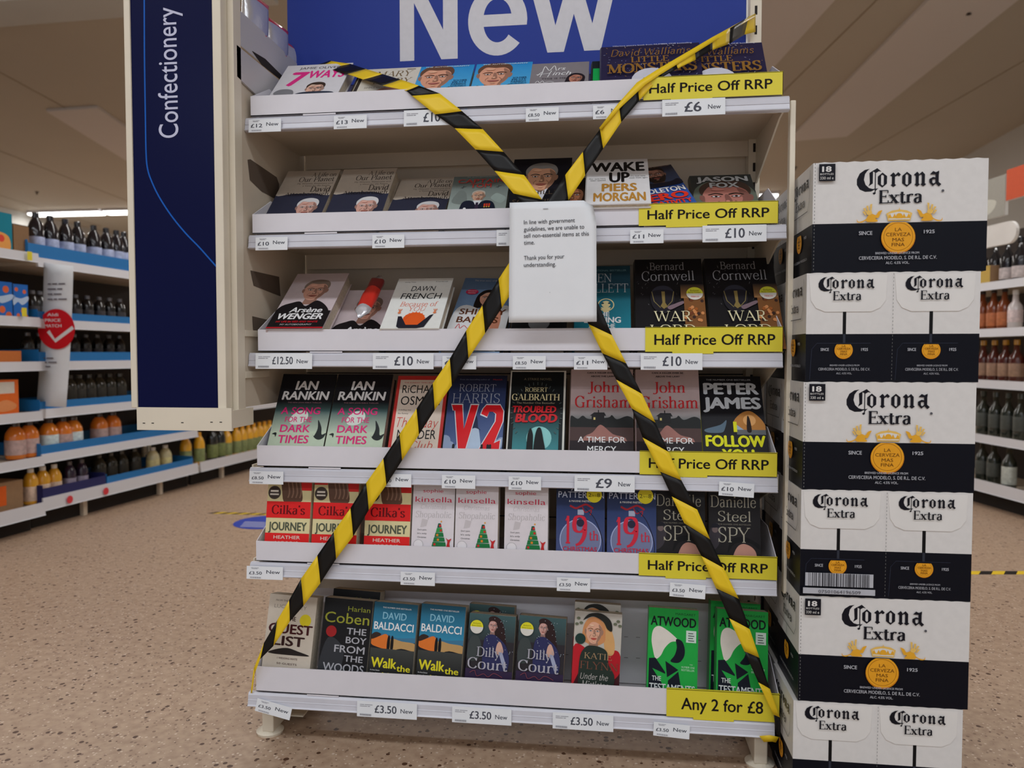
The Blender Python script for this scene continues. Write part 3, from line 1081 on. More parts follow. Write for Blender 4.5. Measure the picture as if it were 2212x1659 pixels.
def book(key, row, blx, brx, topy, lean, t, label, art=None, rgb=(40, 40, 40), spine=None, roll=0.0, on_tray=False, hard=True, group=None, hid=None, yb=None, htot=None, lift=0.0):
    """a book leaning back in a tray. blx, brx: where its front meets the tray's top edge; topy: its top edge (pixels)"""
    th = radians(lean)
    U = Vector((0, sin(th), cos(th)))
    N = Vector((0, -cos(th), sin(th)))
    zb = (TZ[row]+0.0008 if on_tray else Z0[row]+RH+0.006)+lift
    y0 = yb if yb is not None else (0.004 if on_tray else 0.006)
    base = Vector((0, y0, zb))
    mx = (blx+brx)/2
    a = onP(blx, trayline(row, blx), base, N)
    b = onP(brx, trayline(row, brx), base, N)
    tp = onP(mx, topy, base, N)
    hv = max(0.0, (a-base).dot(U)) if not on_tray else 0.0
    w = b.x-a.x
    h = (tp-base).dot(U)
    if htot:
        h = htot
    if key in _proto:
        src = _proto[key]
        w = src['w_']
        root = link(src.name.split('.')[0], None)
        for ch in src.children:
            c = ch.copy()
            COL.objects.link(c)
            c.parent = root
            for g in ch.children:
                d = g.copy()
                COL.objects.link(d)
                d.parent = c
    else:
        root = link('hardback_book' if hard else 'paperback_book', None)
        root['w_'] = w
        _proto[key] = root
        cm = cover_mat(rgb)
        sm = cover_mat(spine) if spine else cm
        bt = 0.0024 if hard else 0.0006
        ins = 0.0035 if hard else 0.0004
        cv_ = MB()
        cv_.box((0, 0, 0), (w, bt, h), cm)
        cv_.box((0, t-bt, 0), (w, t, h), cm)
        # spine, slightly rounded outwards
        prof = [(0, 0)]+[(-0.0035*sin(pi*k/6) if hard else -0.001*sin(pi*k/6), t*k/6) for k in range(1, 6)]+[(0, t), (bt, t-bt*0.5), (bt, bt*0.5)]
        cv_.prism(prof, 0, h, sm, axis='z')
        cv_.obj('cover', root, bevel=0.0)
        pg = MB()
        pg.box((bt, bt, ins), (w-ins, t-bt, h-ins), M['pages'])
        pg.obj('page_block', root)
        if art:
            P = Print(w, h-hv, y0=hv)
            P.hv = -hv/(h-hv)
            P.clip = (0, 0, w, h)
            P.add([(0, 0), (w, 0), (w, h), (0, h)], [(0, 1, 2, 3)], C(*rgb))
            art(P)
            # clip stray print to the cover
            P.build('art', 'cover_picture', root, M['ink'])
            P.build('let', 'lettering', root, M['ink'])
    x = a.x
    R = Matrix.Rotation(-th, 4, 'X') @ Matrix.Rotation(radians(roll), 4, 'Y')
    root.matrix_world = Matrix.Translation(Vector((x, y0, zb))) @ R
    tag(root, label, 'book', group)
    return root


WHT = C(222, 220, 222)
OFF = C(205, 198, 186)
BLK = C(20, 18, 20, 1)
RED = C(190, 26, 36)


def tiny(P, t, u0, u1, v0, v1, col):
    P.text(t, u0, u1, v0, v1, col, res=2)


# ---- row 1
def a_ways(P):
    P.text('JAMIE OLIVER', .22, .84, .84, .92, C(70, 62, 70, 1), bold=.01)
    P.text('7', .17, .40, .28, .76, C(232, 44, 128), bold=.04, shear=.1)
    P.text('WAYS', .42, .95, .52, .78, C(232, 44, 128), bold=.035, shear=.08)
    face(P, .62, .12, .12, (214, 170, 150), (60, 46, 36))
    P.blob([(.36, -.1), (.42, .0), (.56, .03), (.72, .03), (.9, .0), (.95, -.1), (.9, -.4), (.4, -.4)], C(44, 52, 66))
    P.blob([(.05, .0), (.1, .12), (.22, .14), (.32, .08), (.33, -.05), (.2, -.1)], C(120, 120, 124))


def a_mary(P):
    P.rect(0, P.hv, .1, 1, C(50, 44, 40))
    P.rect(.03, P.hv, .045, 1, C(150, 140, 120))
    P.rect(.1, P.hv, 1, 1, C(196, 190, 178))
    P.text('MARY', .3, .9, .60, .86, C(110, 90, 60), 'pen', shear=.1, thick=9)
    P.text('BERRY', .3, .92, .28, .52, C(110, 90, 60), 'pen', shear=.1, thick=9)
    P.rect(.78, .90, .92, .94, C(110, 100, 90))
    tiny(P, 'SIMPLE COMFORTS', .2, .7, .08, .16, C(130, 120, 110))
    P.blob([(.4, -.1), (.5, .08), (.7, .1), (.85, .02), (.9, -.15), (.6, -.4)], C(170, 120, 100))


def a_pilot(P):
    P.rect(0, P.hv, 1, 1, C(70, 160, 208))
    P.grad(P.hv, 1, C(92, 176, 216), C(38, 130, 190))
    face(P, .36, .42, .27, (206, 148, 120), (96, 66, 46), lips=(170, 100, 90))
    P.poly([(.02, -.2), (.1, -.02), (.3, -.12), (.5, -.12), (.66, .0), (.72, -.2), (.7, -.6), (.02, -.6)], C(60, 66, 60))
    tiny(P, 'THE AUTOBIOGRAPHY', .12, .92, .90, .95, WHT)
    for k, s in enumerate(('SOLDIER', 'PILOT', 'PARENT', 'ASTRONAUT')):
        P.text(s, .70-.01*k, .94+(.01 if k == 3 else 0), .24-.085*k, .295-.085*k, C(24, 50, 80, 1), bold=.02)


def a_grey(P):
    P.rect(0, P.hv, 1, 1, C(122, 116, 118))
    P.line([(.2, .5), (.24, .84), (.32, .62), (.4, .86), (.44, .6)], .014, WHT, True, True)
    P.text('rs', .46, .60, .62, .8, WHT, shear=.3)
    P.line([(.12, .38), (.2, .56), (.17, .3)], .013, WHT, True, True)
    P.line([(.1, .42), (.34, .48)], .012, WHT, True, True)
    P.line([(.3, .28), (.34, .5), (.36, .6)], .013, WHT, True, True)
    P.text('inch', .38, .70, .36, .56, WHT, shear=.3)
    P.text('THIS IS ME', .2, .62, .16, .24, C(80, 72, 74, 1))
    P.line([(.1, .0), (.14, .1), (.18, .0), (.22, .1), (.26, .0), (.34, .06), (.42, .0)], .01, WHT, True, True)
    face(P, .78, .14, .11, (176, 118, 96), (30, 22, 22), 'long', tilt=-8)


def a_green(P):
    P.rect(0, P.hv, 1, 1, C(24, 30, 30))
    P.rect(.02, P.hv, .5, .62, C(20, 150, 70))
    P.text('TO', .14, .34, .72, .88, C(60, 190, 110), 'pen')


def a_stars(P):
    P.rect(0, P.hv, 1, 1, C(38, 34, 62))
    rr = random.Random(3)
    for _ in range(90):
        u, v = rr.uniform(.02, .98), rr.uniform(.02, .95)
        c = rr.choice([C(160, 170, 200), C(170, 130, 60), C(120, 110, 160), C(190, 190, 190)])
        if rr.random() < .5:
            P.ell(u, v, .004, .004, c, n=6)
        else:
            a = rr.uniform(0, 3)
            P.line([(u, v), (u+.018*cos(a), v+.04*sin(a))], .003, c)
    G = C(132, 94, 40)
    tiny(P, 'Hilarious picture book from NUMBER ONE bestselling', .12, .92, .92, .955, C(190, 190, 200))
    P.text('David Walliams', .10, .90, .62, .82, G, 'pen', thick=7, thin=4, shear=.2, serif=False)
    P.text('LITTLE', .30, .68, .42, .58, G, 'pen', thick=13, thin=6)
    P.text('MONSTERS', .06, .95, .12, .38, G, 'pen', thick=15, thin=6)
    P.ell(.5, -.12, .2, .2, C(190, 190, 200), n=20)


G1 = None
book('ways', 0, 583, 731, 141, 45, .030, 'white hardback with big pink 7 and smiling man, leftmost on the top shelf', a_ways, (205, 203, 206))
book('mary', 0, 757, 893, 149, 45, .030, 'pale hardback with gold capitals, half under the tape on the top shelf', a_mary, (190, 184, 172))
book('pilot', 0, 890, 1013, 143, 45, .028, 'bright blue hardback of a man\'s face, left one of the pair on the top shelf', a_pilot, (60, 150, 200))
book('pilot', 0, 1018, 1141, 138, 45, .028, 'bright blue hardback of a man\'s face, right one of the pair on the top shelf', a_pilot)
book('grey', 0, 1143, 1271, 136, 45, .026, 'grey hardback with white handwritten title and dark-haired woman on the top shelf', a_grey, (118, 112, 114))
book('green', 0, 1278, 1398, 130, 42, .024, 'dark book with a green block, mostly hidden behind the starry picture book', a_green, (24, 30, 30))
book('stars', 0, 1298, 1518, 97, 36, .012, 'large dark starry picture book with gold letters in front on the top shelf', a_stars, (34, 30, 58))
book('stars', 0, 1436, 1646, 99, 36, .012, 'large dark starry picture book tucked behind at the right end of the top shelf', None, yb=.024)


# ---- row 2
def a_planet(P):
    P.rect(0, P.hv, 1, 1, C(44, 46, 62))
    P.blob([(-.0, .40), (.3, .43), (.7, .43), (1.0, .39), (1.0, .7), (1.0, 1.0), (.5, 1.0), (0, 1.0), (0, .7)], C(176, 164, 150))
    P.rect(0, .5, 1, 1, C(176, 164, 150))
    K = C(40, 34, 34, 1)
    P.text('A Life on', .50, .96, .84, .94, K, 'pen', thick=9)
    P.text('Our Planet', .30, .96, .72, .83, K, 'pen', thick=9)
    tiny(P, 'My Witness Statement and', .30, .96, .655, .69, C(120, 108, 100, 1))
    tiny(P, 'a Vision for the Future', .42, .92, .60, .635, C(120, 108, 100, 1))
    P.text('David', .60, .96, .47, .59, K, 'pen', thick=9)
    P.text('Attenborough', .16, .97, .36+.02, .46, K, 'pen', thick=9)
    face(P, .68, .08, .17, (196, 150, 136), (196, 194, 194), brow=(190, 184, 180))
    P.blob([(.3, -.25), (.6, -.12), (.85, -.12), (1.0, -.2), (1.0, -.5), (.3, -.5)], C(70, 90, 130))


def a_captain(P):
    P.grad(P.hv, 1, C(170, 182, 176), C(84, 92, 88))
    P.blob([(.05, .2), (.12, .5), (.2, .56), (.28, .45), (.3, .15)], C(110, 118, 114))
    P.blob([(.72, .3), (.8, .45), (.9, .4), (.98, .3), (.9, .15)], C(150, 164, 158))
    for u in (.2, .82):
        P.line([(u-.04, .63), (u+.05, .68)], .012, C(60, 64, 62))
        P.line([(u-.005, .61), (u+.01, .70)], .01, C(60, 64, 62))
    face(P, .50, .36, .105, (196, 156, 132), (180, 172, 160), 'thin')
    P.blob([(.2, -.2), (.24, .16), (.38, .22), (.5, .12), (.64, .22), (.78, .14), (.84, -.2), (.8, -.6), (.2, -.6)], C(26, 30, 46))
    P.poly([(.42, .22), (.5, .02), (.58, .22)], C(210, 212, 216))
    P.poly([(.48, .16), (.52, .16), (.54, -.1), (.46, -.1)], C(50, 40, 60))
    for k in range(3):
        P.rect(.62+.04*k, .04, .65+.04*k, .12, C(190, 60, 40))
        P.ell(.635+.04*k, .02, .014, .014, C(210, 170, 60), n=10)
    P.ell(.3, -.02, .025, .025, C(220, 220, 220), n=10)
    tiny(P, 'MY AUTOBIOGRAPHY', .25, .75, .93, .955, C(160, 170, 168))
    P.text('CAPTAIN', .10, .92, .76, .88, C(180, 52, 46), bold=.005)
    P.text('TOM', .33, .70, .61, .74, C(180, 52, 46), bold=.005)


def a_silver(P):
    P.rect(0, P.hv, 1, 1, C(24, 24, 32))
    face(P, .50, .58, .24, (200, 148, 118), (128, 124, 120), brow=(60, 54, 50))
    P.blob([(.1, -.1), (.16, .25), (.36, .36), (.5, .2), (.66, .36), (.88, .2), (.95, -.1), (.9, -.6), (.1, -.6)], C(16, 16, 22))
    P.poly([(.36, .36), (.5, .0), (.62, .36), (.5, .28)], C(205, 205, 210))
    P.text('PHILLIP', .28, .86, .24, .32, C(90, 76, 60, 1))
    P.text('SCHOFIELD', .06, .90, .06, .15, C(90, 76, 60, 1))


def a_wake(P):
    P.rect(0, 0, 1, 1, C(212, 210, 210))
    P.text('WAKE', .07, .93, .72, .94, BLK, bold=.045)
    P.text('UP', .37, .68, .47, .70, BLK, bold=.045)
    tiny(P, 'Our eyes have', .03, .3, .54, .57, C(90, 90, 90, 1))
    tiny(P, 'been opened', .06, .3, .50, .53, C(90, 90, 90, 1))
    tiny(P, 'We must never', .7, .95, .58, .61, C(90, 90, 90, 1))
    tiny(P, 'close them again', .68, .98, .54, .57, C(90, 90, 90, 1))
    O = C(178, 128, 54)
    P.text('PIERS', .25, .79, .27, .44, O, bold=.04)
    P.text('MORGAN', .12, .92, .06, .24, O, bold=.04)


def a_zero(P):
    P.rect(0, P.hv, 1, 1, C(52, 84, 156))
    P.grad(.45, 1, C(60, 72, 100), C(52, 50, 60))
    face(P, .62, .74, .17, (160, 116, 98), (48, 38, 34), beard=(44, 34, 30))
    P.blob([(.2, .4), (.3, .52), (.5, .5), (.8, .5), (.95, .56), (1.0, .42), (.6, .38)], C(34, 34, 48))
    tiny(P, 'THE NUMBER ONE BESTSELLER', .2, .95, .955, .98, C(160, 130, 110))
    P.text('ANT', .1, .4, .36, .47, WHT, bold=.03)
    P.text('MIDDLETON', .06, .96, .22, .35, WHT, bold=.035)
    P.text('ZERO', .06, .94, .02, .2, C(214, 52, 34), bold=.05)
    P.text('NEGATIVITY', .1, .95, -.12, -.01, C(214, 52, 34), bold=.04)


def a_fox(P):
    P.rect(0, P.hv, 1, 1, C(52, 54, 52))
    P.blob([(.0, .2), (.1, .6), (.4, .8), (.8, .7), (1, .3), (1, P.hv), (0, P.hv)], C(96, 104, 92))
    face(P, .52, .16, .36, (176, 116, 104), (70, 54, 46))
    P.text('JASON', .10, .92, .74, .92, C(170, 172, 172), bold=.04)
    P.text('FOX', .30, .75, .52, .70, C(170, 172, 172), bold=.04)


book('planet', 1, 576, 696, 370, 45, .034, 'fawn hardback of white-haired man, leftmost of three alike on the second shelf', a_planet, (168, 156, 142), group='fawn hardbacks with a white-haired man on the second shelf')
book('planet', 1, 704, 825, 374, 45, .034, 'fawn hardback of white-haired man, middle of three alike on the second shelf', group='fawn hardbacks with a white-haired man on the second shelf')
book('planet', 1, 838, 960, 388, 51, .034, 'fawn hardback of white-haired man, lower right one of three on the second shelf', group='fawn hardbacks with a white-haired man on the second shelf', yb=-.008+.012, lift=-.003)
book('captain', 1, 966, 1092, 381, 42, .03, 'grey-green hardback of old man with medals and red capitals, second shelf', a_captain, (100, 108, 104))
book('silver', 1, 1097, 1230, 343, 42, .03, 'black hardback of silver-haired smiling man behind the tape cross', a_silver, (22, 22, 28))
book('silver2', 1, 1150, 1268, 386, 42, .03, 'black book tucked between the silver-haired man and the white book', lambda P: (P.rect(0, P.hv, 1, 1, C(26, 20, 20)), face(P, .72, .35, .2, (170, 110, 80), (40, 26, 20), 'long')), (26, 20, 20), yb=.03)
book('wake', 1, 1265, 1407, 345, 52, .012, 'white book with bold black and gold capitals lying on the tray edge', a_wake, (212, 210, 210), on_tray=True, yb=-.012)
book('zero', 1, 1388, 1524, 366, 50, .024, 'blue book of bearded man with red capitals, tilted sideways on the second shelf', a_zero, (50, 78, 140), roll=-14, hard=False, yb=.0)
book('fox', 1, 1500, 1640, 378, 52, .026, 'dark grey hardback of stern man\'s face at the right end of the second shelf', a_fox, (52, 54, 52), yb=.02)


# ---- row 3
def a_arsene(P):
    P.rect(0, 0, 1, 1, C(190, 176, 178))
    face(P, .52, .66, .21, (198, 148, 128), (124, 108, 96), brow=(110, 90, 80))
    P.blob([(.0, .0), (.02, .34), (.22, .44), (.36, .46), (.5, .38), (.66, .48), (.9, .36), (1.0, .2), (1, 0)], C(24, 22, 24))
    P.rect(0, 0, 1, .30, C(24, 22, 24))
    P.text('Arsène', .26, .84, .27, .36, WHT, bold=.03, shear=.15)
    P.text('WENGER', .10, .90, .155, .255, WHT, bold=.04, shear=.15)
    P.text('MY LIFE IN RED AND WHITE', .12, .86, .095, .125, RED, bold=.02)
    tiny(P, 'MY AUTOBIOGRAPHY', .22, .78, .05, .075, C(190, 190, 190))
    P.rect(0, 0, 1, .02, C(176, 30, 40))


def a_dawn(P):
    P.rect(0, 0, 1, 1, C(214, 216, 210))
    K = C(34, 40, 44, 1)
    tiny(P, 'Sunday Times', .14, .34, .91, .93, K)
    tiny(P, 'A heartfelt tale', .70, .92, .92, .94, K)
    P.text('DAWN', .30, .73, .73, .84, K, bold=.0, shear=.1)
    P.text('FRENCH', .16, .88, .57, .69, K, bold=.0, shear=.1)
    P.text('Because of', .20, .86, .42, .51, C(206, 92, 62), 'pen', thick=7, thin=3, shear=.15)
    P.text('YOU', .38, .68, .33, .41, C(206, 92, 62), 'pen', thick=6, thin=3, shear=.15)
    P.blob([(.34, .12), (.36, .24), (.5, .3), (.66, .26), (.72, .14), (.64, .06), (.42, .05)], C(226, 88, 34))
    for a in range(0, 180, 18):
        P.poly([(.53+.14*cos(radians(a-8)), .14+.13*sin(radians(a-8))), (.53+.21*cos(radians(a)), .14+.185*sin(radians(a))), (.53+.14*cos(radians(a+8)), .14+.13*sin(radians(a+8)))], C(226, 88, 34))
    S_ = C(34, 34, 44)
    P.poly([(.24, .22), (.30, .22), (.42, .06), (.62, .06), (.78, .24), (.84, .26), (.74, .02), (.62, -.0), (.32, .0), (.27, .03)], S_)
    for u in (.24, .85):
        P.ell(u, .29, .028, .03, C(206, 120, 80), n=10)
        for k in (-1, 0, 1):
            P.line([(u, .3), (u+.03*k, .36)], .012, C(206, 120, 80))


def a_shirley(P):
    P.grad(P.hv, 1, C(140, 168, 198), C(100, 130, 170))
    face(P, .55, .58, .155, (214, 158, 134), (30, 24, 24), 'long', lips=(180, 60, 60))
    P.blob([(.0, -.2), (.02, .3), (.2, .44), (.5, .36), (.8, .44), (1.0, .36), (1, -.3), (.5, -.5), (0, -.4)], C(222, 220, 222))
    P.blob([(.72, -.1), (.76, .3), (.84, .34), (.88, .1), (.84, -.2)], C(196, 130, 104))
    P.ell(.22, .70, .115, .085, C(190, 40, 80), n=20)
    tiny(P, 'FROM STRICTLY', .14, .3, .71, .73, WHT)
    tiny(P, 'HEAD JUDGE', .15, .29, .67, .69, WHT)
    tiny(P, 'The true story of Britain\'s', .2, .75, .92, .95, WHT)
    B = C(110, 62, 38, 1)
    P.text('SHIRLEY', .12, .93, .26, .37, B, bold=.02)
    P.text('BALLAS', .12, .83, .11, .22, B, bold=.02)
    P.line([(.14, .0), (.18, .08), (.22, .0), (.28, .05), (.36, .0), (.44, .06), (.52, .0), (.62, .05), (.74, .0)], .012, C(196, 50, 60), True, True)


def a_viking(P):
    P.grad(P.hv, 1, C(34, 132, 150), C(30, 60, 74))
    P.rect(0, .62, 1, 1, C(34, 66, 80))
    tiny(P, 'INTERNATIONAL BESTSELLER', .15, .93, .91, .94, C(110, 150, 160))
    S_ = C(170, 176, 180)
    P.text('KEN', .26, .66, .73, .87, S_, 'pen', thick=7)
    P.text('FOLLETT', .10, .96, .56, .70, S_, 'pen', thick=7)
    P.ell(.56, .36, .15, .15, C(206, 190, 140), n=24)
    P.ell(.56, .36, .13, .13, C(30, 100, 116), n=24)
    P.ell(.56, .37, .08, .08, C(206, 190, 140), n=12)
    for u in (.50, .62):
        P.ell(u, .385, .025, .02, C(24, 60, 70), n=8)
    P.poly([(.47, .32), (.65, .32), (.60, .24), (.52, .24)], C(206, 190, 140))
    P.text('THE', .36, .62, .18, .25, WHT, bold=.03)
    P.text('EVENING', .18, .82, .08, .17, WHT, bold=.04)
    P.text('AND THE', .26, .72, .0, .065, WHT, bold=.03)


def a_war(P):
    P.rect(0, P.hv, 1, 1, C(26, 24, 26))
    rr = random.Random(5)
    for _ in range(50):
        u, v = rr.uniform(.02, .98), rr.uniform(-.2, .9)
        P.line([(u, v), (u+rr.uniform(-.02, .02), v+rr.uniform(.01, .03))], .005, C(*[rr.randint(60, 120)]*3))
    P.ell(.40, .46, .17, .17, C(48, 48, 58), 0, 360, n=24)
    P.blob([(.22, .46), (.24, .3), (.34, .2), (.46, .2), (.55, .32), (.57, .46), (.5, .52), (.3, .52)], C(34, 32, 38))
    P.line([(.24, .5), (.27, .36), (.36, .27)], .012, C(120, 108, 70))
    P.line([(.56, .5), (.53, .36), (.44, .27)], .012, C(120, 108, 70))
    P.poly([(.38, .50), (.43, .50), (.43, .34), (.46, .29), (.41, .25), (.36, .29), (.39, .34)], C(128, 110, 64))
    P.blob([(.46, .28), (.56, .32), (.68, .36), (.7, .33), (.6, .28), (.5, .24)], C(120, 100, 108))
    P.rect(.70, P.hv, 1.0, .56, C(120, 78, 44))
    P.grad(.40, .60, C(150, 110, 70), C(40, 36, 36), .66, 1.0)
    for _ in range(24):
        u, v = rr.uniform(.71, .97), rr.uniform(.08, .42)
        P.ell(u, v, .025, .03, C(*rr.choice([(150, 84, 40), (110, 60, 36), (196, 130, 80), (60, 40, 34)])), n=8)
    P.ell(.86, .46, .12, .12, C(206, 200, 190), 180, 360, n=16)
    P.ell(.86, .46, .12, .12, C(206, 204, 60), 0, 180, n=16)
    tiny(P, 'Exclusive', .80, .92, .49, .515, C(50, 50, 20, 1))
    tiny(P, 'Bonus Content', .77, .95, .465, .485, C(50, 50, 20, 1))
    P.text('TESCO', .80, .92, .405, .425, C(190, 60, 50), bold=.02)
    S_ = C(150, 150, 154)
    P.text('Bernard', .22, .73, .81, .92, S_, 'pen', thick=6.5, thin=3)
    P.text('Cornwell', .10, .87, .65, .79, S_, 'pen', thick=6.5, thin=3)
    Y_ = C(214, 206, 168)
    P.text('WAR', .26, .80, .07, .21, Y_, 'pen', thick=8)
    P.text('LORD', .2, .84, -.12, .02, Y_, 'pen', thick=8)


book('arsene', 2, 574, 696, 592, 52, .036, 'thick hardback of grey-haired man with red lower edge, leftmost on the third shelf', a_arsene, (186, 172, 174), on_tray=True, yb=-.006)
book('arsene', 2, 716, 838, 617, 50, .036, 'hardback of the same grey-haired man, under the red packet', yb=-.012+.016)
book('dawn', 2, 820, 948, 602, 52, .030, 'white hardback with orange-haired figure raising both arms', a_dawn, (214, 214, 210), on_tray=True, yb=-.004)
book('shirley', 2, 962, 1088, 600, 52, .030, 'blue and white hardback of black-haired woman behind the tape', a_shirley, (120, 150, 186), roll=3)
book('dark3', 2, 1105, 1222, 590, 40, .03, 'black hardback almost wholly hidden behind the paper notice', lambda P: (P.rect(0, P.hv, 1, 1, C(22, 22, 24)), P.ell(.5, .1, .2, .2, C(120, 120, 122))), (22, 22, 24))
book('viking', 2, 1240, 1363, 575, 36, .034, 'teal hardback with silver capitals and a gold mask, beside the paper notice', a_viking, (30, 84, 98))
book('war', 2, 1374, 1527, 560, 36, .036, 'black hardback with silver lettering and a helmet, left one of the pair', a_war, (24, 22, 24))
book('war', 2, 1534, 1680, 556, 36, .036, 'black hardback with silver lettering and a helmet, right one of the pair')


# ---- row 4
def a_song(P):
    P.rect(0, P.hv, 1, 1, C(22, 22, 26))
    P.grad(.18, .47, C(170, 184, 166), C(60, 84, 84))
    P.grad(.47, .60, C(60, 84, 84), C(22, 22, 26))
    P.rect(0, P.hv, 1, .18, C(176, 190, 168))
    P.blob([(.3, .36), (.42, .46), (.58, .46), (.62, .36), (.5, .28), (.34, .28)], C(196, 204, 196))
    P.text('IAN', .29, .69, .77, .90, C(214, 214, 216), bold=.035, shear=.08)
    P.text('RANKIN', .08, .92, .625, .75, C(214, 214, 216), bold=.035, shear=.08)
    tiny(P, 'THE NEW JOHN REBUS THRILLER', .2, .82, .575, .592, C(150, 110, 120))
    K = C(204, 40, 110)
    P.text('A SONG', .12, .82, .42, .52, K, bold=.02)
    P.text('FOR THE', .22, .70, .31, .385, K, bold=.01)
    P.text('DARK', .17, .70, .17, .275, K, bold=.02)
    P.text('TIMES', .17, .71, .02, .13, K, bold=.02)
    B = C(28, 34, 34)
    P.blob([(.80, .12), (.84, .22), (.82, .34), (.90, .24), (.93, .14), (1.0, .16), (.97, .10), (.9, .07), (.82, .09), (.77, .14)], B)
    P.blob([(.04, .14), (.09, .16), (.12, .15), (.11, .10), (.09, .13)], B)


def a_osman(P):
    P.rect(0, P.hv, 1, 1, C(186, 52, 48))
    P.rect(.06, P.hv, .94, .94, C(214, 200, 186))
    tiny(P, 'THE SUNDAY TIMES BESTSELLER', .14, .88, .89, .91, C(190, 60, 50))
    K = C(30, 30, 32, 1)
    P.text('RiCHARD', .12, .9, .75, .87, K, bold=.0)
    P.text('OSMAN', .12, .88, .58, .71, K, bold=.0)
    tiny(P, 'A thrilling read', .1, .34, .50, .52, K)
    tiny(P, 'So funny', .1, .3, .45, .47, K)
    P.text('Thursday', .1, .9, .27, .40, C(196, 56, 48), 'pen', thick=6, thin=5, shear=.2, serif=False)
    P.text('MURDER', .14, .88, .11, .24, K, bold=.0)
    P.text('Club', .42, .84, -.02, .08, C(196, 56, 48), 'pen', thick=6, thin=5, shear=.2, serif=False)


def a_v2(P):
    P.grad(.5, 1, C(54, 70, 116), C(28, 30, 48))
    P.grad(P.hv, .5, C(92, 112, 152), C(54, 70, 116))
    P.blob([(.3, P.hv), (.42, .2), (.52, .3), (.60, .2), (.66, P.hv)], C(168, 186, 206))
    for (u, v, r) in ((.02, .1, .1), (.1, .02, .1), (.9, .05, .1), (.98, .1, .07), (.3, .0, .1)):
        P.ell(u, v, r, r, C(140, 156, 184), n=14)
    P.blob([(.46, .28), (.49, .38), (.52, .44), (.55, .38), (.57, .28), (.62, .24), (.52, .27), (.42, .24)], C(34, 44, 70))
    tiny(P, 'From the bestselling author of', .18, .7, .93, .95, C(110, 116, 140))
    tiny(P, 'Munich', .76, .92, .93, .95, C(170, 50, 50))
    P.text('ROBERT', .18, .82, .77, .87, C(168, 176, 192), 'pen', thick=5.5, thin=2.5)
    P.text('HARRIS', .08, .90, .61, .74, C(168, 176, 192), 'pen', thick=5.5, thin=2.5)
    for dx, c in ((.016, C(206, 210, 220)), (0, C(206, 26, 34))):
        g = dx
        P.poly([(.08-g, .58+g), (.26+g, .58+g), (.33, .25), (.42-g, .58+g), (.54+g, .58+g), (.38+g, -.04), (.27-g, -.04), (.15-g, .50), (.12-g, .50)], c)
        P.poly([(.60-g, .46-g), (.63-g, .53), (.68, .58+g), (.92, .58+g), (.98+g, .50), (.98+g, .36), (.86+g, .07+g), (.96+g, .11+g), (.95+g, -.04), (.60-g, -.04), (.86-g, .36), (.86-g, .46), (.80, .49), (.74, .49), (.71, .42-g)], c)
    for u in (.18, .66, .76, .8):
        P.ell(u, .04, .02, .02, C(24, 24, 30), n=8)
        P.rect(u-.02, -.1, u+.02, .04, C(24, 24, 30))


def a_blood(P):
    P.rect(0, P.hv, 1, 1, C(196, 196, 188))
    P.rect(.025, P.hv, .965, .985, C(18, 22, 24))
    P.grad(.0, .42, C(60, 130, 136), C(22, 36, 40), .1, .9)
    P.ell(.56, .14, .22, .22, C(130, 190, 188), n=24)
    P.grad(P.hv, .0, C(30, 70, 78), C(60, 130, 136), .1, .9)
    for k in range(36):
        a = radians(k*10)
        if not 225 < k*10 < 315:
            P.line([(.5+.42*cos(a), .45+.36*sin(a)), (.5+.46*cos(a), .45+.40*sin(a))], .014, C(74, 84, 84))
    tiny(P, 'A STRIKE NOVEL', .25, .75, .87, .90, C(110, 104, 84))
    P.text('ROBERT', .28, .68, .72, .775, C(206, 196, 150), 'pen', thick=10)
    P.text('GALBRAITH', .05, .90, .61, .69, C(214, 204, 158), 'pen', thick=12)
    tiny(P, 'The Number One Bestseller', .14, .82, .565, .59, C(150, 140, 120))
    P.text('TROUBLED', .08, .84, .455, .54, C(186, 28, 36), bold=.05, shear=.12)
    P.text('BLOOD', .14, .86, .335, .44, C(186, 28, 36), bold=.055, shear=.12)
    B = C(14, 18, 20)
    P.blob([(.36, -.1), (.36, .14), (.38, .22), (.41, .26), (.44, .22), (.46, .14), (.45, -.1)], B)
    P.blob([(.48, -.05), (.49, .14), (.52, .24), (.56, .27), (.60, .24), (.64, .12), (.68, -.04), (.58, -.1)], B)


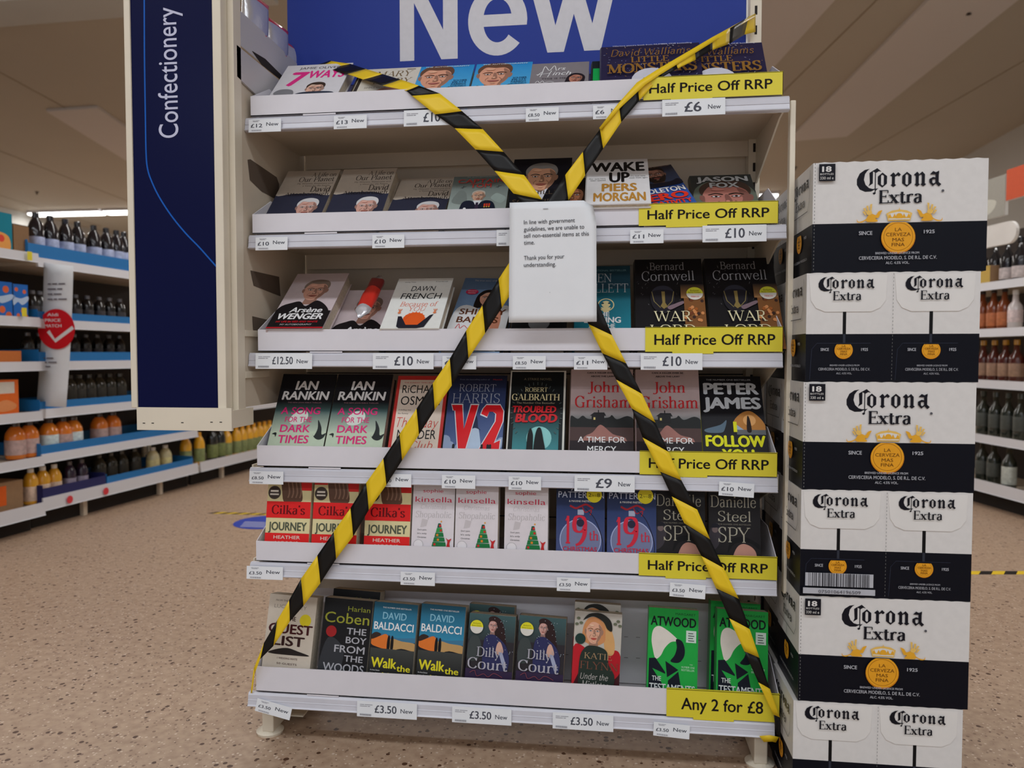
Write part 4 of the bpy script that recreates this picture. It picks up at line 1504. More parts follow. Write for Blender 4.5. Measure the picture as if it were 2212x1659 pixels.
def a_mercy(P):
    P.rect(0, P.hv, 1, 1, C(186, 166, 166))
    P.rect(0, P.hv, 1, .50, C(40, 34, 38))
    P.grad(.36, .56, C(84, 92, 92), C(176, 160, 160))
    P.blob([(.0, .36), (.02, .42), (.12, .38), (.2, .42), (.3, .38), (.6, .4), (.66, .43), (.74, .38), (.9, .42), (1.0, .38), (1.0, .28), (0, .28)], C(24, 26, 26))
    P.poly([(.0, .28), (1, .28), (1, .1), (0, .1)], C(70, 52, 50))
    P.blob([(.2, .12), (.36, .22), (.45, .30), (.52, .30), (.68, .2), (.9, .12), (.7, P.hv), (.3, P.hv)], C(150, 104, 96))
    P.rect(0, P.hv, 1, .12, C(34, 26, 30))
    P.poly([(.34, .34), (.34, .42), (.31, .42), (.38, .46), (.54, .46), (.57, .42), (.54, .42), (.54, .34)], C(22, 20, 22))
    P.rect(.44, .46, .455, .49, C(22, 20, 22))
    P.rect(.37, .37, .40, .40, C(196, 180, 110))
    K = C(40, 34, 36, 1)
    P.text('CAN A KILLER EVER BE', .26, .76, .945, .965, K, bold=.02)
    P.text('ABOVE THE LAW?', .32, .70, .90, .92, K, bold=.02)
    P.text('John', .27, .78, .71, .84, C(196, 44, 50), 'pen', thick=10)
    P.text('Grisham', .07, .97, .52, .66, C(196, 44, 50), 'pen', thick=10)
    P.text('A TIME FOR', .13, .87, .10, .17, WHT, bold=.01)
    P.text('MERCY', .28, .73, -.02, .06, WHT, bold=.01)


def a_follow(P):
    P.rect(0, P.hv, 1, 1, C(28, 28, 32))
    P.blob([(.5, .38), (.62, .5), (.78, .54), (.92, .46), (1.0, .36), (1.0, .28), (.6, .28)], C(176, 120, 60))
    P.ell(.76, .42, .1, .1, C(214, 160, 100), n=16)
    P.blob([(.05, .3), (.3, .36), (.4, .42), (.36, .3), (.3, .26), (.1, .26)], C(84, 104, 120))
    P.poly([(.5, .3), (.56, .36), (.66, .3), (.62, .25)], C(150, 170, 190))
    P.rect(.55, .24, 1, .30, C(96, 100, 104))
    P.blob([(.71, .28), (.72, .42), (.74, .48), (.77, .42), (.78, .28)], C(34, 24, 22))
    tiny(P, 'THE NUMBER ONE BESTSELLER', .12, .84, .94, .96, C(180, 184, 190))
    P.text('PETER', .08, .94, .76, .91, C(200, 206, 212), bold=.05)
    P.text('JAMES', .06, .95, .57, .72, C(200, 206, 212), bold=.05)
    Y_ = C(214, 222, 30)
    P.rect(.50, .27, .555, .40, Y_, True)
    P.text('FOLLOW', .06, .97, .09, .23, Y_, bold=.05)
    P.text('YOU', .30, .78, -.08, .06, Y_, bold=.05)


book('song', 3, 578, 699, 808, 30, .034, 'black and pale green hardback with pink title and a bird, leftmost on the fourth shelf', a_song, (22, 22, 26), spine=(22, 22, 26))
book('song', 3, 702, 826, 810, 30, .034, 'black and pale green hardback with pink title and a bird, second on the fourth shelf')
book('osman', 3, 838, 952, 812, 30, .034, 'cream hardback with red border and hand-drawn black capitals, fourth shelf', a_osman, (186, 52, 48))
book('v2', 3, 956, 1084, 811, 30, .032, 'dark blue hardback with huge red V2 on the fourth shelf', a_v2, (30, 34, 54))
book('blood', 3, 1093, 1218, 801, 27, .045, 'thick black hardback with two silhouettes and red title on the fourth shelf', a_blood, (22, 24, 26))
book('mercy', 3, 1230, 1369, 798, 27, .036, 'mauve and black hardback with red author name, left of the pair', a_mercy, (184, 164, 164))
book('mercy', 3, 1375, 1514, 798, 27, .036, 'mauve and black hardback with red author name, right of the pair')
book('follow', 3, 1519, 1660, 813, 32, .034, 'black hardback with silver capitals and yellow title, rightmost on the fourth shelf', a_follow, (28, 28, 32), spine=(200, 206, 40))


# ---- row 5
def a_cilka(P):
    P.rect(0, P.hv, 1, 1, C(206, 196, 150))
    P.rect(0, .90, .30, 1.2, C(200, 40, 36))
    P.rect(.72, .80, 1, 1.2, C(200, 40, 36))
    P.blob([(.32, 1.15), (.34, .72), (.42, .60), (.6, .62), (.8, .64), (.76, .9), (.74, 1.15)], C(92, 66, 52))
    for k in range(4):
        P.line([(.45+.09*k, .96), (.50+.09*k, .78), (.47+.09*k, .68)], .03, C(130, 100, 82), True)
    P.ell(.16, .76, .145, .145, C(70, 60, 52), n=24)
    P.ell(.16, .76, .125, .125, C(60, 50, 44), n=24)
    P.rect(.07, .77, .25, .80, OFF)
    P.rect(.06, .72, .26, .745, OFF)
    P.rect(0, .36, 1, .62, C(206, 34, 34))
    P.text('Cilka\'s', .12, .88, .42, .56, C(96, 10, 16), 'pen', thick=13, thin=4)
    P.text('JOURNEY', .07, .93, .165, .30, C(86, 92, 76, 1), bold=.025)
    P.rect(0, P.hv, 1, .12, C(206, 34, 34))
    P.text('HEATHER', .2, .8, .03, .085, OFF, bold=.01)
    P.text('MORRIS', .24, .76, -.06, -.005, OFF, bold=.01)


def a_xmas(P):
    P.rect(0, P.hv, 1, 1, C(206, 200, 204))
    R_ = C(190, 40, 70)
    P.text('sophie', .24, .72, .865, .925, R_, bold=-.005)
    P.text('kinsella', .06, .94, .71, .80, R_, bold=.0)
    G_ = C(176, 170, 172)
    P.text('Christmas', .2, .8, .60, .67, G_, 'pen', thick=5, thin=4, shear=.25, serif=False)
    P.text('Shopaholic', .08, .93, .46, .56, G_, 'pen', thick=8, thin=3, shear=.1)
    P.poly([(.2, .30), (.34, .32), (.38, .42), (.24, .44)], C(186, 180, 182))
    for k, s in enumerate(('Don\'t panic.', 'It\'s only', 'Christmas.')):
        tiny(P, s, .14, .36, .25-.06*k, .275-.06*k, C(60, 60, 60, 1))
    P.ell(.17, .02, .12, .12, C(170, 166, 168), n=20)
    P.ell(.17, .02, .108, .108, C(214, 210, 212), n=20)
    rr = random.Random(2)
    for k in range(5):
        y = .0+.075*k
        w = .17-.03*k
        u = .66
        P.poly([(u-w, y), (u+w, y+.005), (u+w-.02, y+.07), (u-w+.02, y+.07)], C(*rr.choice([(30, 110, 60), (46, 140, 70), (20, 84, 60)])))
        P.rect(u-w+.04+.05*(k % 2), y+.015, u-w+.09+.05*(k % 2), y+.05, C(*rr.choice([(190, 40, 40), (206, 120, 40)])))
    P.ell(.70, .40, .02, .02, C(214, 150, 60), n=6)
    P.blob([(.84, -.02), (.86, .08), (.82, .14), (.88, .11), (.95, .13), (.91, .06), (.92, -.02)], C(180, 40, 40))


def a_ball(P):
    P.grad(P.hv, .6, C(76, 86, 130), C(44, 58, 98))
    P.grad(.6, 1.0, C(44, 58, 98), C(24, 26, 44))
    P.ell(.50, .18, .43, .43, C(150, 160, 196), n=32)
    P.ell(.50, .18, .41, .41, C(108, 114, 146), n=32)
    P.rect(.44, .56, .57, .64, C(150, 156, 176))
    P.line([(.28, .70), (.4, .66), (.5, .69), (.62, .72), (.76, .66)], .04, C(150, 34, 44), True)
    P.line([(.54, .68), (.6, .6), (.72, .64), (.7, .56)], .02, C(150, 34, 44), True)
    P.line([(.6, .66), (.8, .5), (.95, .2), (.96, .0)], .015, C(34, 34, 50), True)
    P.text('JAMES', .3, .68, .96, 1.06, C(176, 182, 200), bold=.01)
    P.text('PATTERSON', .04, .98, .82, .92, C(176, 182, 200), bold=.0)
    P.text('& MAXINE PAETRO', .26, .72, .755, .785, WHT, bold=.01)
    K = C(190, 40, 60)
    P.text('1', .19, .29, .12, .54, K, 'pen', thick=13, thin=4)
    P.text('9', .33, .64, .10, .54, K, 'pen', thick=13, thin=4)
    P.text('th', .68, .87, .18, .32, K, 'pen', thick=9, thin=3)
    P.text('CHRISTMAS', .14, .84, .01, .08, K, bold=.01)
    P.ell(.5, .44, .08, .08, C(40, 40, 60), n=16)


def a_ball2(P):
    a_ball(P)
    P.ell(.78, .87, .16, .16, C(214, 200, 40), n=24)
    P.text('2', .66, .72, .84, .90, C(60, 56, 20, 1))
    tiny(P, 'for £', .735, .825, .85, .88, C(60, 56, 20, 1))
    P.text('8', .84, .90, .84, .90, C(60, 56, 20, 1))


def a_spy(P):
    P.rect(0, P.hv, 1, 1, C(30, 28, 30))
    P.blob([(.0, .3), (.06, .46), (.16, .5), (.24, .42), (.2, .2), (.1, .1), (0, .1)], C(54, 50, 56))
    P.ell(.12, .40, .06, .06, C(104, 90, 90), n=14)
    P.blob([(.03, .44), (.12, .50), (.22, .45), (.12, .43)], C(26, 26, 34))
    P.blob([(.45, -.1), (.52, .12), (.66, .2), (.85, .14), (.92, .0), (.86, -.3), (.6, -.4)], C(176, 130, 116))
    P.blob([(.36, .06), (.5, .2), (.78, .22), (.98, .12), (.96, .2), (.7, .3), (.44, .26)], C(18, 18, 20))
    P.blob([(.72, -.06), (.8, -.02), (.9, -.05), (.8, -.1)], C(160, 30, 36))
    S_ = C(160, 156, 140)
    P.text('Danielle', .04, .92, .74, .91, S_, 'pen', thick=7, thin=3)
    P.text('Steel', .18, .82, .53, .68, S_, 'pen', thick=7, thin=3)
    tiny(P, 'THE NUMBER ONE BESTSELLER', .18, .82, .475, .495, C(120, 116, 104))
    P.text('SPY', .18, .80, .22, .44, S_, 'pen', thick=7, thin=3)


GC = 'red and cream paperbacks on the fifth shelf'
book('cilka', 4, 572, 667, 1032, 10, .028, 'red and cream paperback with round badge, leftmost on the fifth shelf', a_cilka, (204, 40, 36), hard=False, group=GC, spine=(200, 190, 150))
book('cilka', 4, 673, 768, 1034, 10, .028, 'red and cream paperback with round badge, second on the fifth shelf', hard=False, group=GC)
book('cilka', 4, 786, 881, 1042, 10, .028, 'red and cream paperback, the one right of the tape on the fifth shelf', hard=False, group=GC)
GX = 'white Christmas paperbacks on the fifth shelf'
book('xmas', 4, 888, 979, 1046, 11, .028, 'white paperback with pink name and green tree, left of three alike', a_xmas, (206, 200, 204), hard=False, group=GX)
book('xmas', 4, 982, 1082, 1056, 9, .028, 'white paperback with pink name and green tree, middle of three alike', hard=False, group=GX)
book('xmas', 4, 1089, 1190, 1058, 8, .028, 'white paperback with pink name and green tree, right of three alike', hard=False, group=GX)
book('ball', 4, 1201, 1306, 1050, 8, .030, 'dark blue paperback of a glass bauble, left of two with a yellow sticker', a_ball2, (40, 46, 70), hard=False)
book('ball', 4, 1311, 1412, 1050, 8, .030, 'dark blue paperback of a glass bauble, right of two with a yellow sticker', a_ball2, hard=False)
book('spy', 4, 1414, 1524, 1056, 10, .030, 'black paperback with silver lettering, crossed by the tape on the fifth shelf', a_spy, (28, 26, 28), hard=False)
book('spy', 4, 1532, 1645, 1058, 10, .030, 'black paperback with silver lettering, at the right end of the fifth shelf', hard=False)


# ---- row 6
def a_guest(P):
    P.rect(0, P.hv, 1, 1, C(190, 180, 166))
    tiny(P, 'FROM THE BESTSELLER', .14, .7, .91, .935, C(100, 90, 84, 1))
    P.text('LUCY FOLEY', .12, .8, .82, .87, C(150, 142, 130, 1))
    P.ell(.80, .68, .12, .12, C(206, 190, 40), n=20)
    P.text('THE', .4, .6, .66, .72, C(60, 30, 30, 1), bold=.02)
    P.text('GUEST', .06, .96, .49, .62, C(74, 30, 32, 1), bold=.03)
    P.text('LIST', .18, .82, .33, .46, C(60, 34, 32, 1), bold=.03)
    P.blob([(.1, .23), (.3, .28), (.5, .30), (.7, .27), (.96, .22), (.6, .21), (.2, .21)], C(36, 30, 28))
    for k in range(3):
        tiny(P, ('1 WEDDING INVITE', '50 GUESTS', '1 MURDER')[k], .3, .72, .15-.07*k, .175-.07*k, C(90, 60, 54, 1))


def a_woods(P):
    P.rect(0, P.hv, 1, 1, C(24, 24, 26))
    P.blob([(.0, .1), (.14, .46), (.4, .4), (.5, .2), (.3, P.hv), (0, P.hv)], C(48, 50, 54))
    P.text('Harlan', .50, .96, .84, .91, C(128, 132, 44), bold=.0)
    P.text('Coben', .04, .96, .67, .82, C(138, 140, 48), bold=.005)
    S_ = C(160, 160, 166)
    for s, u0, u1, v0, v1 in (('THE', .52, .92, .53, .62), ('BOY', .52, .94, .41, .5), ('FROM', .30, .92, .28, .38), ('THE', .52, .90, .165, .25), ('WOODS', .10, .94, .02, .135)):
        P.text(s, u0, u1, v0, v1, S_, bold=.015)
    P.ell(.20, .55, .11, .11, C(150, 34, 36), n=20)


def a_wire(P):
    P.grad(.5, 1, C(50, 130, 164), C(30, 78, 100))
    P.rect(0, P.hv, 1, .5, C(30, 30, 34))
    P.blob([(0, .54), (.3, .57), (.6, .52), (1, .54), (1, .47), (.5, .46), (0, .46)], C(60, 110, 140))
    P.blob([(0, .54), (.15, .52), (.34, .56), (.44, .44), (.36, .36), (.12, .38), (0, .42)], C(206, 110, 44))
    P.blob([(.44, .5), (.7, .48), (1, .46), (1, .36), (.7, .38), (.44, .34)], C(176, 140, 90))
    P.blob([(0, .54), (.1, .58), (.22, .55), (.1, .50), (0, .48)], C(50, 38, 34))
    for u in (.40, .48):
        P.blob([(u-.03, .36), (u-.03, .5), (u, .55), (u+.03, .5), (u+.03, .36)], C(22, 20, 22))
    P.grad(.0, .36, C(26, 26, 28), C(60, 62, 60))
    tiny(P, 'THE NUMBER ONE BESTSELLER', .2, .86, .92, .94, WHT)
    P.text('DAVID', .22, .76, .77, .87, C(120, 170, 190), bold=.02)
    P.text('BALDACCI', .04, .94, .62, .73, C(214, 224, 228), bold=.02)
    Y_ = C(206, 196, 40)
    P.text('Walk', .05, .62, .10, .24, Y_, bold=.03)
    P.text('the', .64, .94, .07, .16, Y_, bold=.02)
    P.text('Wire', .32, .88, -.08, .04, Y_, bold=.03)
    for k in range(2):
        tiny(P, 'An Amos Decker', .04, .26, .05-.04*k, .07-.04*k, WHT)


def a_dilly(P):
    P.rect(0, P.hv, 1, 1, C(44, 40, 44))
    P.grad(.6, 1, C(48, 54, 56), C(60, 86, 88))
    P.blob([(.02, .3), (.04, .6), (.2, .66), (.3, .5), (.24, .3)], C(60, 66, 66))
    P.blob([(.42, .94), (.56, .98), (.72, .9), (.8, .7), (.82, .5), (.6, .46), (.5, .6), (.5, .8)], C(44, 28, 28))
    face(P, .52, .82, .085, (196, 150, 140), (48, 30, 28), 'thin')
    P.blob([(.34, .3), (.36, .62), (.5, .70), (.66, .66), (.86, .5), (.9, .2), (.6, P.hv), (.4, P.hv)], C(44, 46, 84))
    P.blob([(.62, .44), (.64, .56), (.7, .6), (.76, .52), (.78, .44), (.7, .40)], C(196, 156, 140))
    P.poly([(.68, .44), (.76, .44), (.88, .22), (.8, .2)], C(150, 156, 180))
    P.rect(0, P.hv, 1, .16, C(48, 36, 62))
    rr = random.Random(9)
    for _ in range(40):
        P.ell(rr.uniform(.4, .98), rr.uniform(.4, .95), .008, .008, C(150, 160, 170), n=6)
    P.ell(.18, .80, .14, .14, C(204, 200, 192), 180, 360, n=16)
    P.ell(.18, .80, .14, .14, C(206, 200, 40), 0, 180, n=16)
    tiny(P, 'Exclusive', .10, .26, .845, .865, C(60, 56, 20, 1))
    tiny(P, 'Bonus Content', .08, .28, .81, .83, C(60, 56, 20, 1))
    S_ = C(160, 158, 168)
    P.text('Dilly', .22, .74, .36, .50, S_, 'pen', thick=10, thin=4)
    P.text('Court', .04, .90, .17, .33, S_, 'pen', thick=10, thin=4)
    P.line([(.1, .1), (.2, .14), (.26, .06), (.4, .1), (.5, .06), (.62, .12), (.8, .07)], .012, C(120, 60, 70), True, True)


def a_katie(P):
    P.rect(0, P.hv, 1, 1, C(176, 170, 160))
    P.rect(0, P.hv, 1, .40, C(60, 22, 28))
    P.blob([(.0, .5), (.2, .52), (.3, .40), (.1, .1), (0, .0)], C(176, 30, 40))
    P.blob([(.68, .44), (.9, .5), (1.0, .42), (1.0, .2), (.8, .1)], C(166, 26, 36))
    P.blob([(.60, .88), (.76, .8), (.86, .62), (.86, .46), (.76, .42), (.66, .5)], C(196, 150, 96))
    face(P, .42, .72, .17, (206, 156, 130), (190, 130, 84), 'bob', lips=(180, 70, 60))
    P.blob([(.18, .88), (.3, .97), (.55, .99), (.76, .9), (.80, .76), (.70, .78), (.6, .88), (.4, .94), (.24, .9)], C(34, 34, 30))
    P.blob([(.24, .5), (.4, .54), (.6, .52), (.72, .46), (.76, .3), (.9, .1), (.7, P.hv), (.2, P.hv), (.14, .3)], C(36, 46, 40))
    for u, v in ((.08, .9), (.14, .84), (.05, .82), (.86, .86), (.92, .9), (.96, .84)):
        P.ell(u, v, .04, .03, C(96, 100, 80), n=8)
    P.ell(.14, .62, .11, .11, C(30, 54, 48), n=20)
    P.text('KATIE', .24, .82, .36, .44, C(160, 130, 96), 'pen', thick=8)
    P.text('FLYNN', .16, .96, .22, .32, C(110, 70, 56), 'pen', thick=8)
    P.text('Under the', .18, .76, .08, .16, C(190, 184, 180), 'pen', thick=6, thin=4, shear=.2, serif=False)
    P.text('Mistletoe', .22, .78, -.03, .06, C(190, 184, 180), 'pen', thick=6, thin=4, shear=.2, serif=False)


def a_cap(P):
    P.rect(0, P.hv, 1, 1, C(30, 152, 62))
    tiny(P, 'MARGARET', .54, .94, .925, .955, C(16, 70, 34, 1))
    P.text('ATWOOD', .05, .95, .78, .90, C(14, 22, 26, 1), bold=.03)
    P.blob([(.07, .60), (.10, .72), (.20, .77), (.34, .74), (.52, .66), (.60, .60), (.46, .58), (.34, .50), (.26, .40), (.16, .36), (.10, .48)], C(206, 200, 190))
    D_ = C(14, 20, 32)
    P.blob([(.56, .62), (.68, .60), (.74, .50), (.72, .40), (.62, .33), (.46, .34), (.54, .42), (.58, .52)], D_)
    P.poly([(.03, P.hv), (.03, .36), (.16, .37), (.36, .20), (.36, .18), (.10, .24), (.30, .06), (.34, P.hv)], D_)
    P.poly([(.36, .34), (.62, .24), (.40, .14)], D_)
    P.poly([(.40, P.hv), (.42, .1), (.62, .22), (.78, P.hv)], D_)
    P.rect(.76, .59, .96, .74, C(190, 206, 196))
    for k in range(4):
        P.rect(.80, .70-.03*k, .90+.02*(k % 2), .71-.03*k, C(50, 60, 60), True)
    tiny(P, 'THE', .84, .9, .31, .325, C(170, 214, 180))
    tiny(P, 'NUMBER ONE', .68, .94, .27, .295, C(170, 214, 180))
    tiny(P, 'BESTSELLER', .68, .94, .235, .26, C(170, 214, 180))
    P.text('THE', .10, .28, .09, .15, C(190, 196, 196), bold=.02)
    P.text('TESTAMENTS', .05, .95, -.03, .06, C(196, 200, 200), bold=.02)


BAK = 'paperbacks standing behind the front copies on the bottom shelf'
book('guest', 5, 563, 667, 1283, 12, .044, 'pale grey paperback with brown capitals behind the tape, leftmost on the bottom shelf', a_guest, (186, 176, 162), hard=False, roll=2.6)
book('woods', 5, 684, 789, 1291, 12, .044, 'black paperback with olive and silver lettering on the bottom shelf', a_woods, (24, 24, 26), hard=False, roll=2.6)
book('wire', 5, 793, 888, 1300, 12, .044, 'teal and black paperback with yellow title, left of two on the bottom shelf', a_wire, (34, 50, 60), hard=False, roll=2.6)
book('wire', 5, 896, 994, 1306, 12, .044, 'teal and black paperback with yellow title, right of two on the bottom shelf', hard=False, roll=2.6)
book('dilly', 5, 1002, 1103, 1325, 12, .044, 'dark paperback of long-haired woman with clasped hands, lower left of two', a_dilly, (46, 44, 50), hard=False, roll=2.6)
book('dilly', 5, 1111, 1211, 1303, 12, .044, 'dark paperback of long-haired woman with clasped hands, right of two', hard=False, roll=2.6)
book('katie', 5, 1232, 1335, 1320, 12, .044, 'paperback of blonde woman in black cap and scarf on the bottom shelf', a_katie, (150, 120, 110), hard=False, roll=2.6)
book('cap', 5, 1395, 1504, 1313, 12, .044, 'bright green paperback standing taller, left of the green pair', a_cap, (28, 146, 60), spine=(22, 130, 52), hard=False, roll=2)
book('cap', 5, 1545, 1660, 1345, 12, .044, 'bright green paperback at the right end beneath the tape', hard=False, lift=.003, roll=2)
for (key, a, b, ty, lean, yb, lab) in (('dilly', 1002, 1103, 1298, 12, .055, 'second dark paperback standing behind the lower left woman-cover copy'),
                                       ('cap', 1530, 1648, 1315, 12, .055, 'second bright green paperback standing behind the right-end green copy'),
                                       ('woods', 702, 807, 1287, 12, .058, 'dark paperback just visible behind the olive-lettered book'),
                                       ('katie', 1232, 1335, 1318, 12, .052, 'second paperback directly behind the blonde woman cover')):
    book(key, 5, a, b, ty, lean, .03, lab, hard=False, yb=yb, roll=2.4, lift=.006)

# white card insert sloping behind the bottom-shelf books
t = MB()
th = radians(14)
t.box((0, 0, 0), (1.14, 0.002, 0.20), M['card'])
for k in range(2):
    for j in range(38):
        t.box((0.02+j*0.03, -0.0006, 0.06+0.05*k), (0.03+j*0.03, 0.0003, 0.0608+0.05*k), M['slot'])
tag(t.obj('card_insert', None, (0.05, 0.15, Z0[5]+RH+0.008), (-th, 0, 0)), 'white perforated card insert sloping behind the bottom-shelf books', 'card')

# the red sweet packet lying across a book on the third shelf
p1 = onY(776, 697, 0.02)
p2 = onY(822, 606, 0.16)
t = MB()
d = (p2-p1)
L = d.length
rows = []
for i in range(15):
    v = i/14
    r = 0.016*(min(1, sin(pi*min(max(v, .02), .98))*2.2))+0.001
    if i in (0, 14):
        r = 0.003
    sq = 0.75 if 1 < i < 13 else 0.35
    rows.append([(r*1.15*cos(a), r*sq*sin(a)+0.002*sin(a*3+i), v*L) for a in [2*pi*k/16 for k in range(16)]])
t.grid(rows[:4], wr, True)
t.grid(rows[3:10], redm, True)
t.grid(rows[9:13], mat('dark_red_wrapper', C(110, 20, 24, 1.2), 0.3, coat=0.3), True)
t.grid(rows[12:], wr, True)
t.poly(rows[0], wr)
t.poly(rows[-1], wr)
o = t.obj('sweet_bag', None, smooth=True)
zx = d.normalized()
xx = Vector((1, 0, 0))
xx = (xx-zx*xx.dot(zx)).normalized()
yy = zx.cross(xx)
o.matrix_world = Matrix(((xx.x, yy.x, zx.x, p1.x), (xx.y, yy.y, zx.y, p1.y), (xx.z, yy.z, zx.z, p1.z+.012), (0, 0, 0, 1)))
tag(o, 'crumpled red and white sweet tube lying on a third-shelf book', 'packet')


# ================================================================ HAZARD TAPE
def tape(name, label, spans, folds=()):
    """spans: lists of (ax, ay, bx, by, Y, 'y' or 'k'): the tape's two edges at each colour change; colour runs to the next"""
    q = MB()
    for sp in spans:
        for i in range(len(sp)-1):
            s0, s1 = sp[i], sp[i+1]
            A0, B0 = onY(s0[0], s0[1], s0[4]), onY(s0[2], s0[3], s0[4]-(s0[6] if len(s0) > 6 else 0))
            A1, B1 = onY(s1[0], s1[1], s1[4]), onY(s1[2], s1[3], s1[4]-(s1[6] if len(s1) > 6 else 0))
            rows = []
            for k in range(5):
                v = k/4
                a, b = A0.lerp(A1, v), B0.lerp(B1, v)
                rows.append([a.lerp(b, j/4)+Vector((0, 0.0012*sin(pi*j/4), 0)) for j in range(5)])
            q.grid(rows, M['tape_y'] if s0[5] == 'y' else M['tape_k'])
    for (pts, m) in folds:
        q.grid([[onY(*p) for p in r] for r in pts], m)
    me = q.mesh(name, smooth=True, fix=False)
    o = link(name, me)
    sd = o.modifiers.new('film', 'SOLIDIFY')
    sd.thickness = 0.0003
    return tag(o, label, 'tape')


Yt = -0.016
T1 = [
 (688, 139, 712, 131, .21, 'k'), (694, 142, 716, 132, .20, 'y'), (706, 148, 757, 138, .18, 'k'), (750, 160, 790, 149, .13, 'y'), (785, 172, 826, 160, .09, 'k'),
 (826, 185, 866, 172, .03, 'y'), (878, 196, 905, 185, -.003, 'k'), (890, 207, 950, 202, -.008, 'y'), (940, 247, 998, 240, Yt, 'k'),
 (982, 277, 1043, 279, Yt, 'y'), (1027, 323, 1088, 328, -.02, 'k'), (1068, 369, 1132, 378, -.024, 'y'), (1109, 418, 1171, 431, -.028, 'k'),
 (1150, 468, 1210, 480, -.030, 'y'), (1188, 532, 1246, 545, -.030, 'k'), (1232, 618, 1284, 636, -.026, 'k'), (1271, 700, 1322, 724, -.022, 'y'), (1301, 763, 1353, 785, Yt, 'k'),
 (1331, 820, 1387, 851, Yt, 'y'), (1364.5, 882, 1416, 913, Yt, 'k'), (1388, 945, 1444, 976, Yt, 'y'), (1426, 1019, 1472, 1037.5, Yt, 'k'),
 (1451, 1072.5, 1506, 1100.5, Yt, 'y'), (1478, 1130, 1534, 1165, Yt, 'k'), (1515, 1201, 1563, 1227, Yt, 'y'), (1547, 1271, 1596, 1293.5, Yt, 'k'),
 (1575, 1335.5, 1619.5, 1359, Yt, 'y'), (1608, 1407, 1640.5, 1421, Yt, 'k'), (1638, 1474, 1663, 1488, Yt, 'y'), (1671, 1544, 1685, 1550, Yt, 'k'),
 (1678, 1588, 1687, 1594, Yt, 'k')]
tape('hazard_tape', 'yellow and black tape running from upper left down to the lower right corner', [T1],
     [([((1640, 1590, -.012), (1650, 1603, -.012)), ((1662, 1588, -.014), (1668, 1602, -.014)), ((1683, 1592, -.012), (1676, 1604, -.012))], M['tape_y'])])
Y2 = -0.020
T2 = [
 (1632, 29, 1632, 69, .30, 'y'), (1617, 36, 1608, 75, .26, 'k'), (1577, 61, 1575, 95, .14, 'y'), (1539, 84, 1539, 108, .085, 'k'), (1501, 109, 1503, 129, .055, 'y'),
 (1459, 132, 1464, 148, .025, 'k'), (1420, 156, 1423, 171, .002, 'y'), (1377, 183, 1381, 217, -.012, 'k'), (1337, 229, 1342, 264, Y2, 'y'),
 (1296, 279, 1303, 321, Y2, 'k'), (1259, 328, 1264, 379, -.026, 'y'), (1221, 378, 1228, 433, -.030, 'k'), (1168, 455, 1190, 500, -.034, 'y'),
 (1134, 517, 1146, 580, -.034, 'k'), (1110, 552, 1118, 612, -.032, 'y'), (1077, 603, 1084, 665, -.028, 'k'), (1042, 660, 1048, 720, Y2, 'y'), (1007, 714, 1012, 774, Y2, 'k'),
 (971.6, 775, 976, 832.7, Y2, 'y'), (935, 828, 939, 886, Y2, 'k'), (899.7, 883, 905, 939, Y2, 'y'), (863, 937.7, 868.5, 994.6, Y2, 'k'),
 (828, 990.5, 834.6, 1047.5, Y2, 'y'), (791, 1043, 796.7, 1101.7, Y2, 'k'), (757, 1097.7, 762.7, 1158.7, Y2, 'y'), (720.7, 1149, 726, 1207.5, Y2, 'k'),
 (685.4, 1200, 692, 1260, Y2, 'y'), (650, 1250.5, 655.6, 1308.8, Y2, 'k'), (624.4, 1296.6, 626, 1343, Y2, 'y'), (598.7, 1340, 590.5, 1395.6, Y2, 'k'),
 (570, 1389, 562, 1424, Y2, 'y'), (548, 1444, 550, 1456, -.014, 'y'), (541, 1500, 544, 1502, .0, 'y')]
tape('hazard_tape', 'yellow and black tape running from upper right down to the lower left corner', [T2],
     [([((1632, 29, .297), (1632, 35, .29)), ((1539, 80, .082), (1541, 90, .08)), ((1420, 150, -.001), (1424, 163, -.002)), ((1376, 178, -.015), (1395, 182, -.016)),
        ((1335, 224, Y2-.003), (1341, 232, Y2-.004)), ((1294, 277, Y2-.003), (1299, 280, Y2-.004))], M['tape_y'])])

# ================================================================ THE NOTICE
nY = -0.040
cor = [(1101, 438), (1275, 432), (1289, 697), (1099, 697)]
nt_ = empty('paper_notice', 'white paper notice with printed text stapled where the tapes cross', 'notice', onY(1099, 697, nY))
org = onY(1099, 697, nY)
tl_, tr_, br_, bl_ = onY(1101, 438, nY), onY(1288, 432, nY), onY(1289, 695, nY), org
q = MB()
NR, NC = 16, 14
rows = []
for j in range(NR+1):
    v = j/NR
    row = []
    for i in range(NC+1):
        u = i/NC
        p = (bl_.lerp(br_, u)).lerp(tl_.lerp(tr_, u), v)-org
        d = 0.0010*sin(u*2.3+.4)*sin(v*2.1)+0.0016*max(0, v-.8)*sin(u*9)
        c = max(0, (u-.90)+(v-.88)*.8-.05)      # the corner that folds back
        p = p+Vector((-c*0.05, -d+c*0.16, -c*0.06))
        row.append(p)
    rows.append(row)
q.grid(rows, M['paper'])
me = q.mesh('sheet', smooth=True)
sh = link('sheet', me, nt_)
sd = sh.modifiers.new('thick', 'SOLIDIFY')
sd.thickness = 0.0002
q = MB()
s0 = onY(1173, 451, nY-.003)-org
s1 = onY(1184, 448, nY-.003)-org
q.prism([(s0.y, s0.z), (s0.y, s0.z+.0012), (s0.y+.001, s0.z+.0012), (s0.y+.001, s0.z)], s0.x, s1.x, M['steel'])
q.obj('staple', nt_)
P = Print(1, 1)
K = C(52, 52, 60, 1)
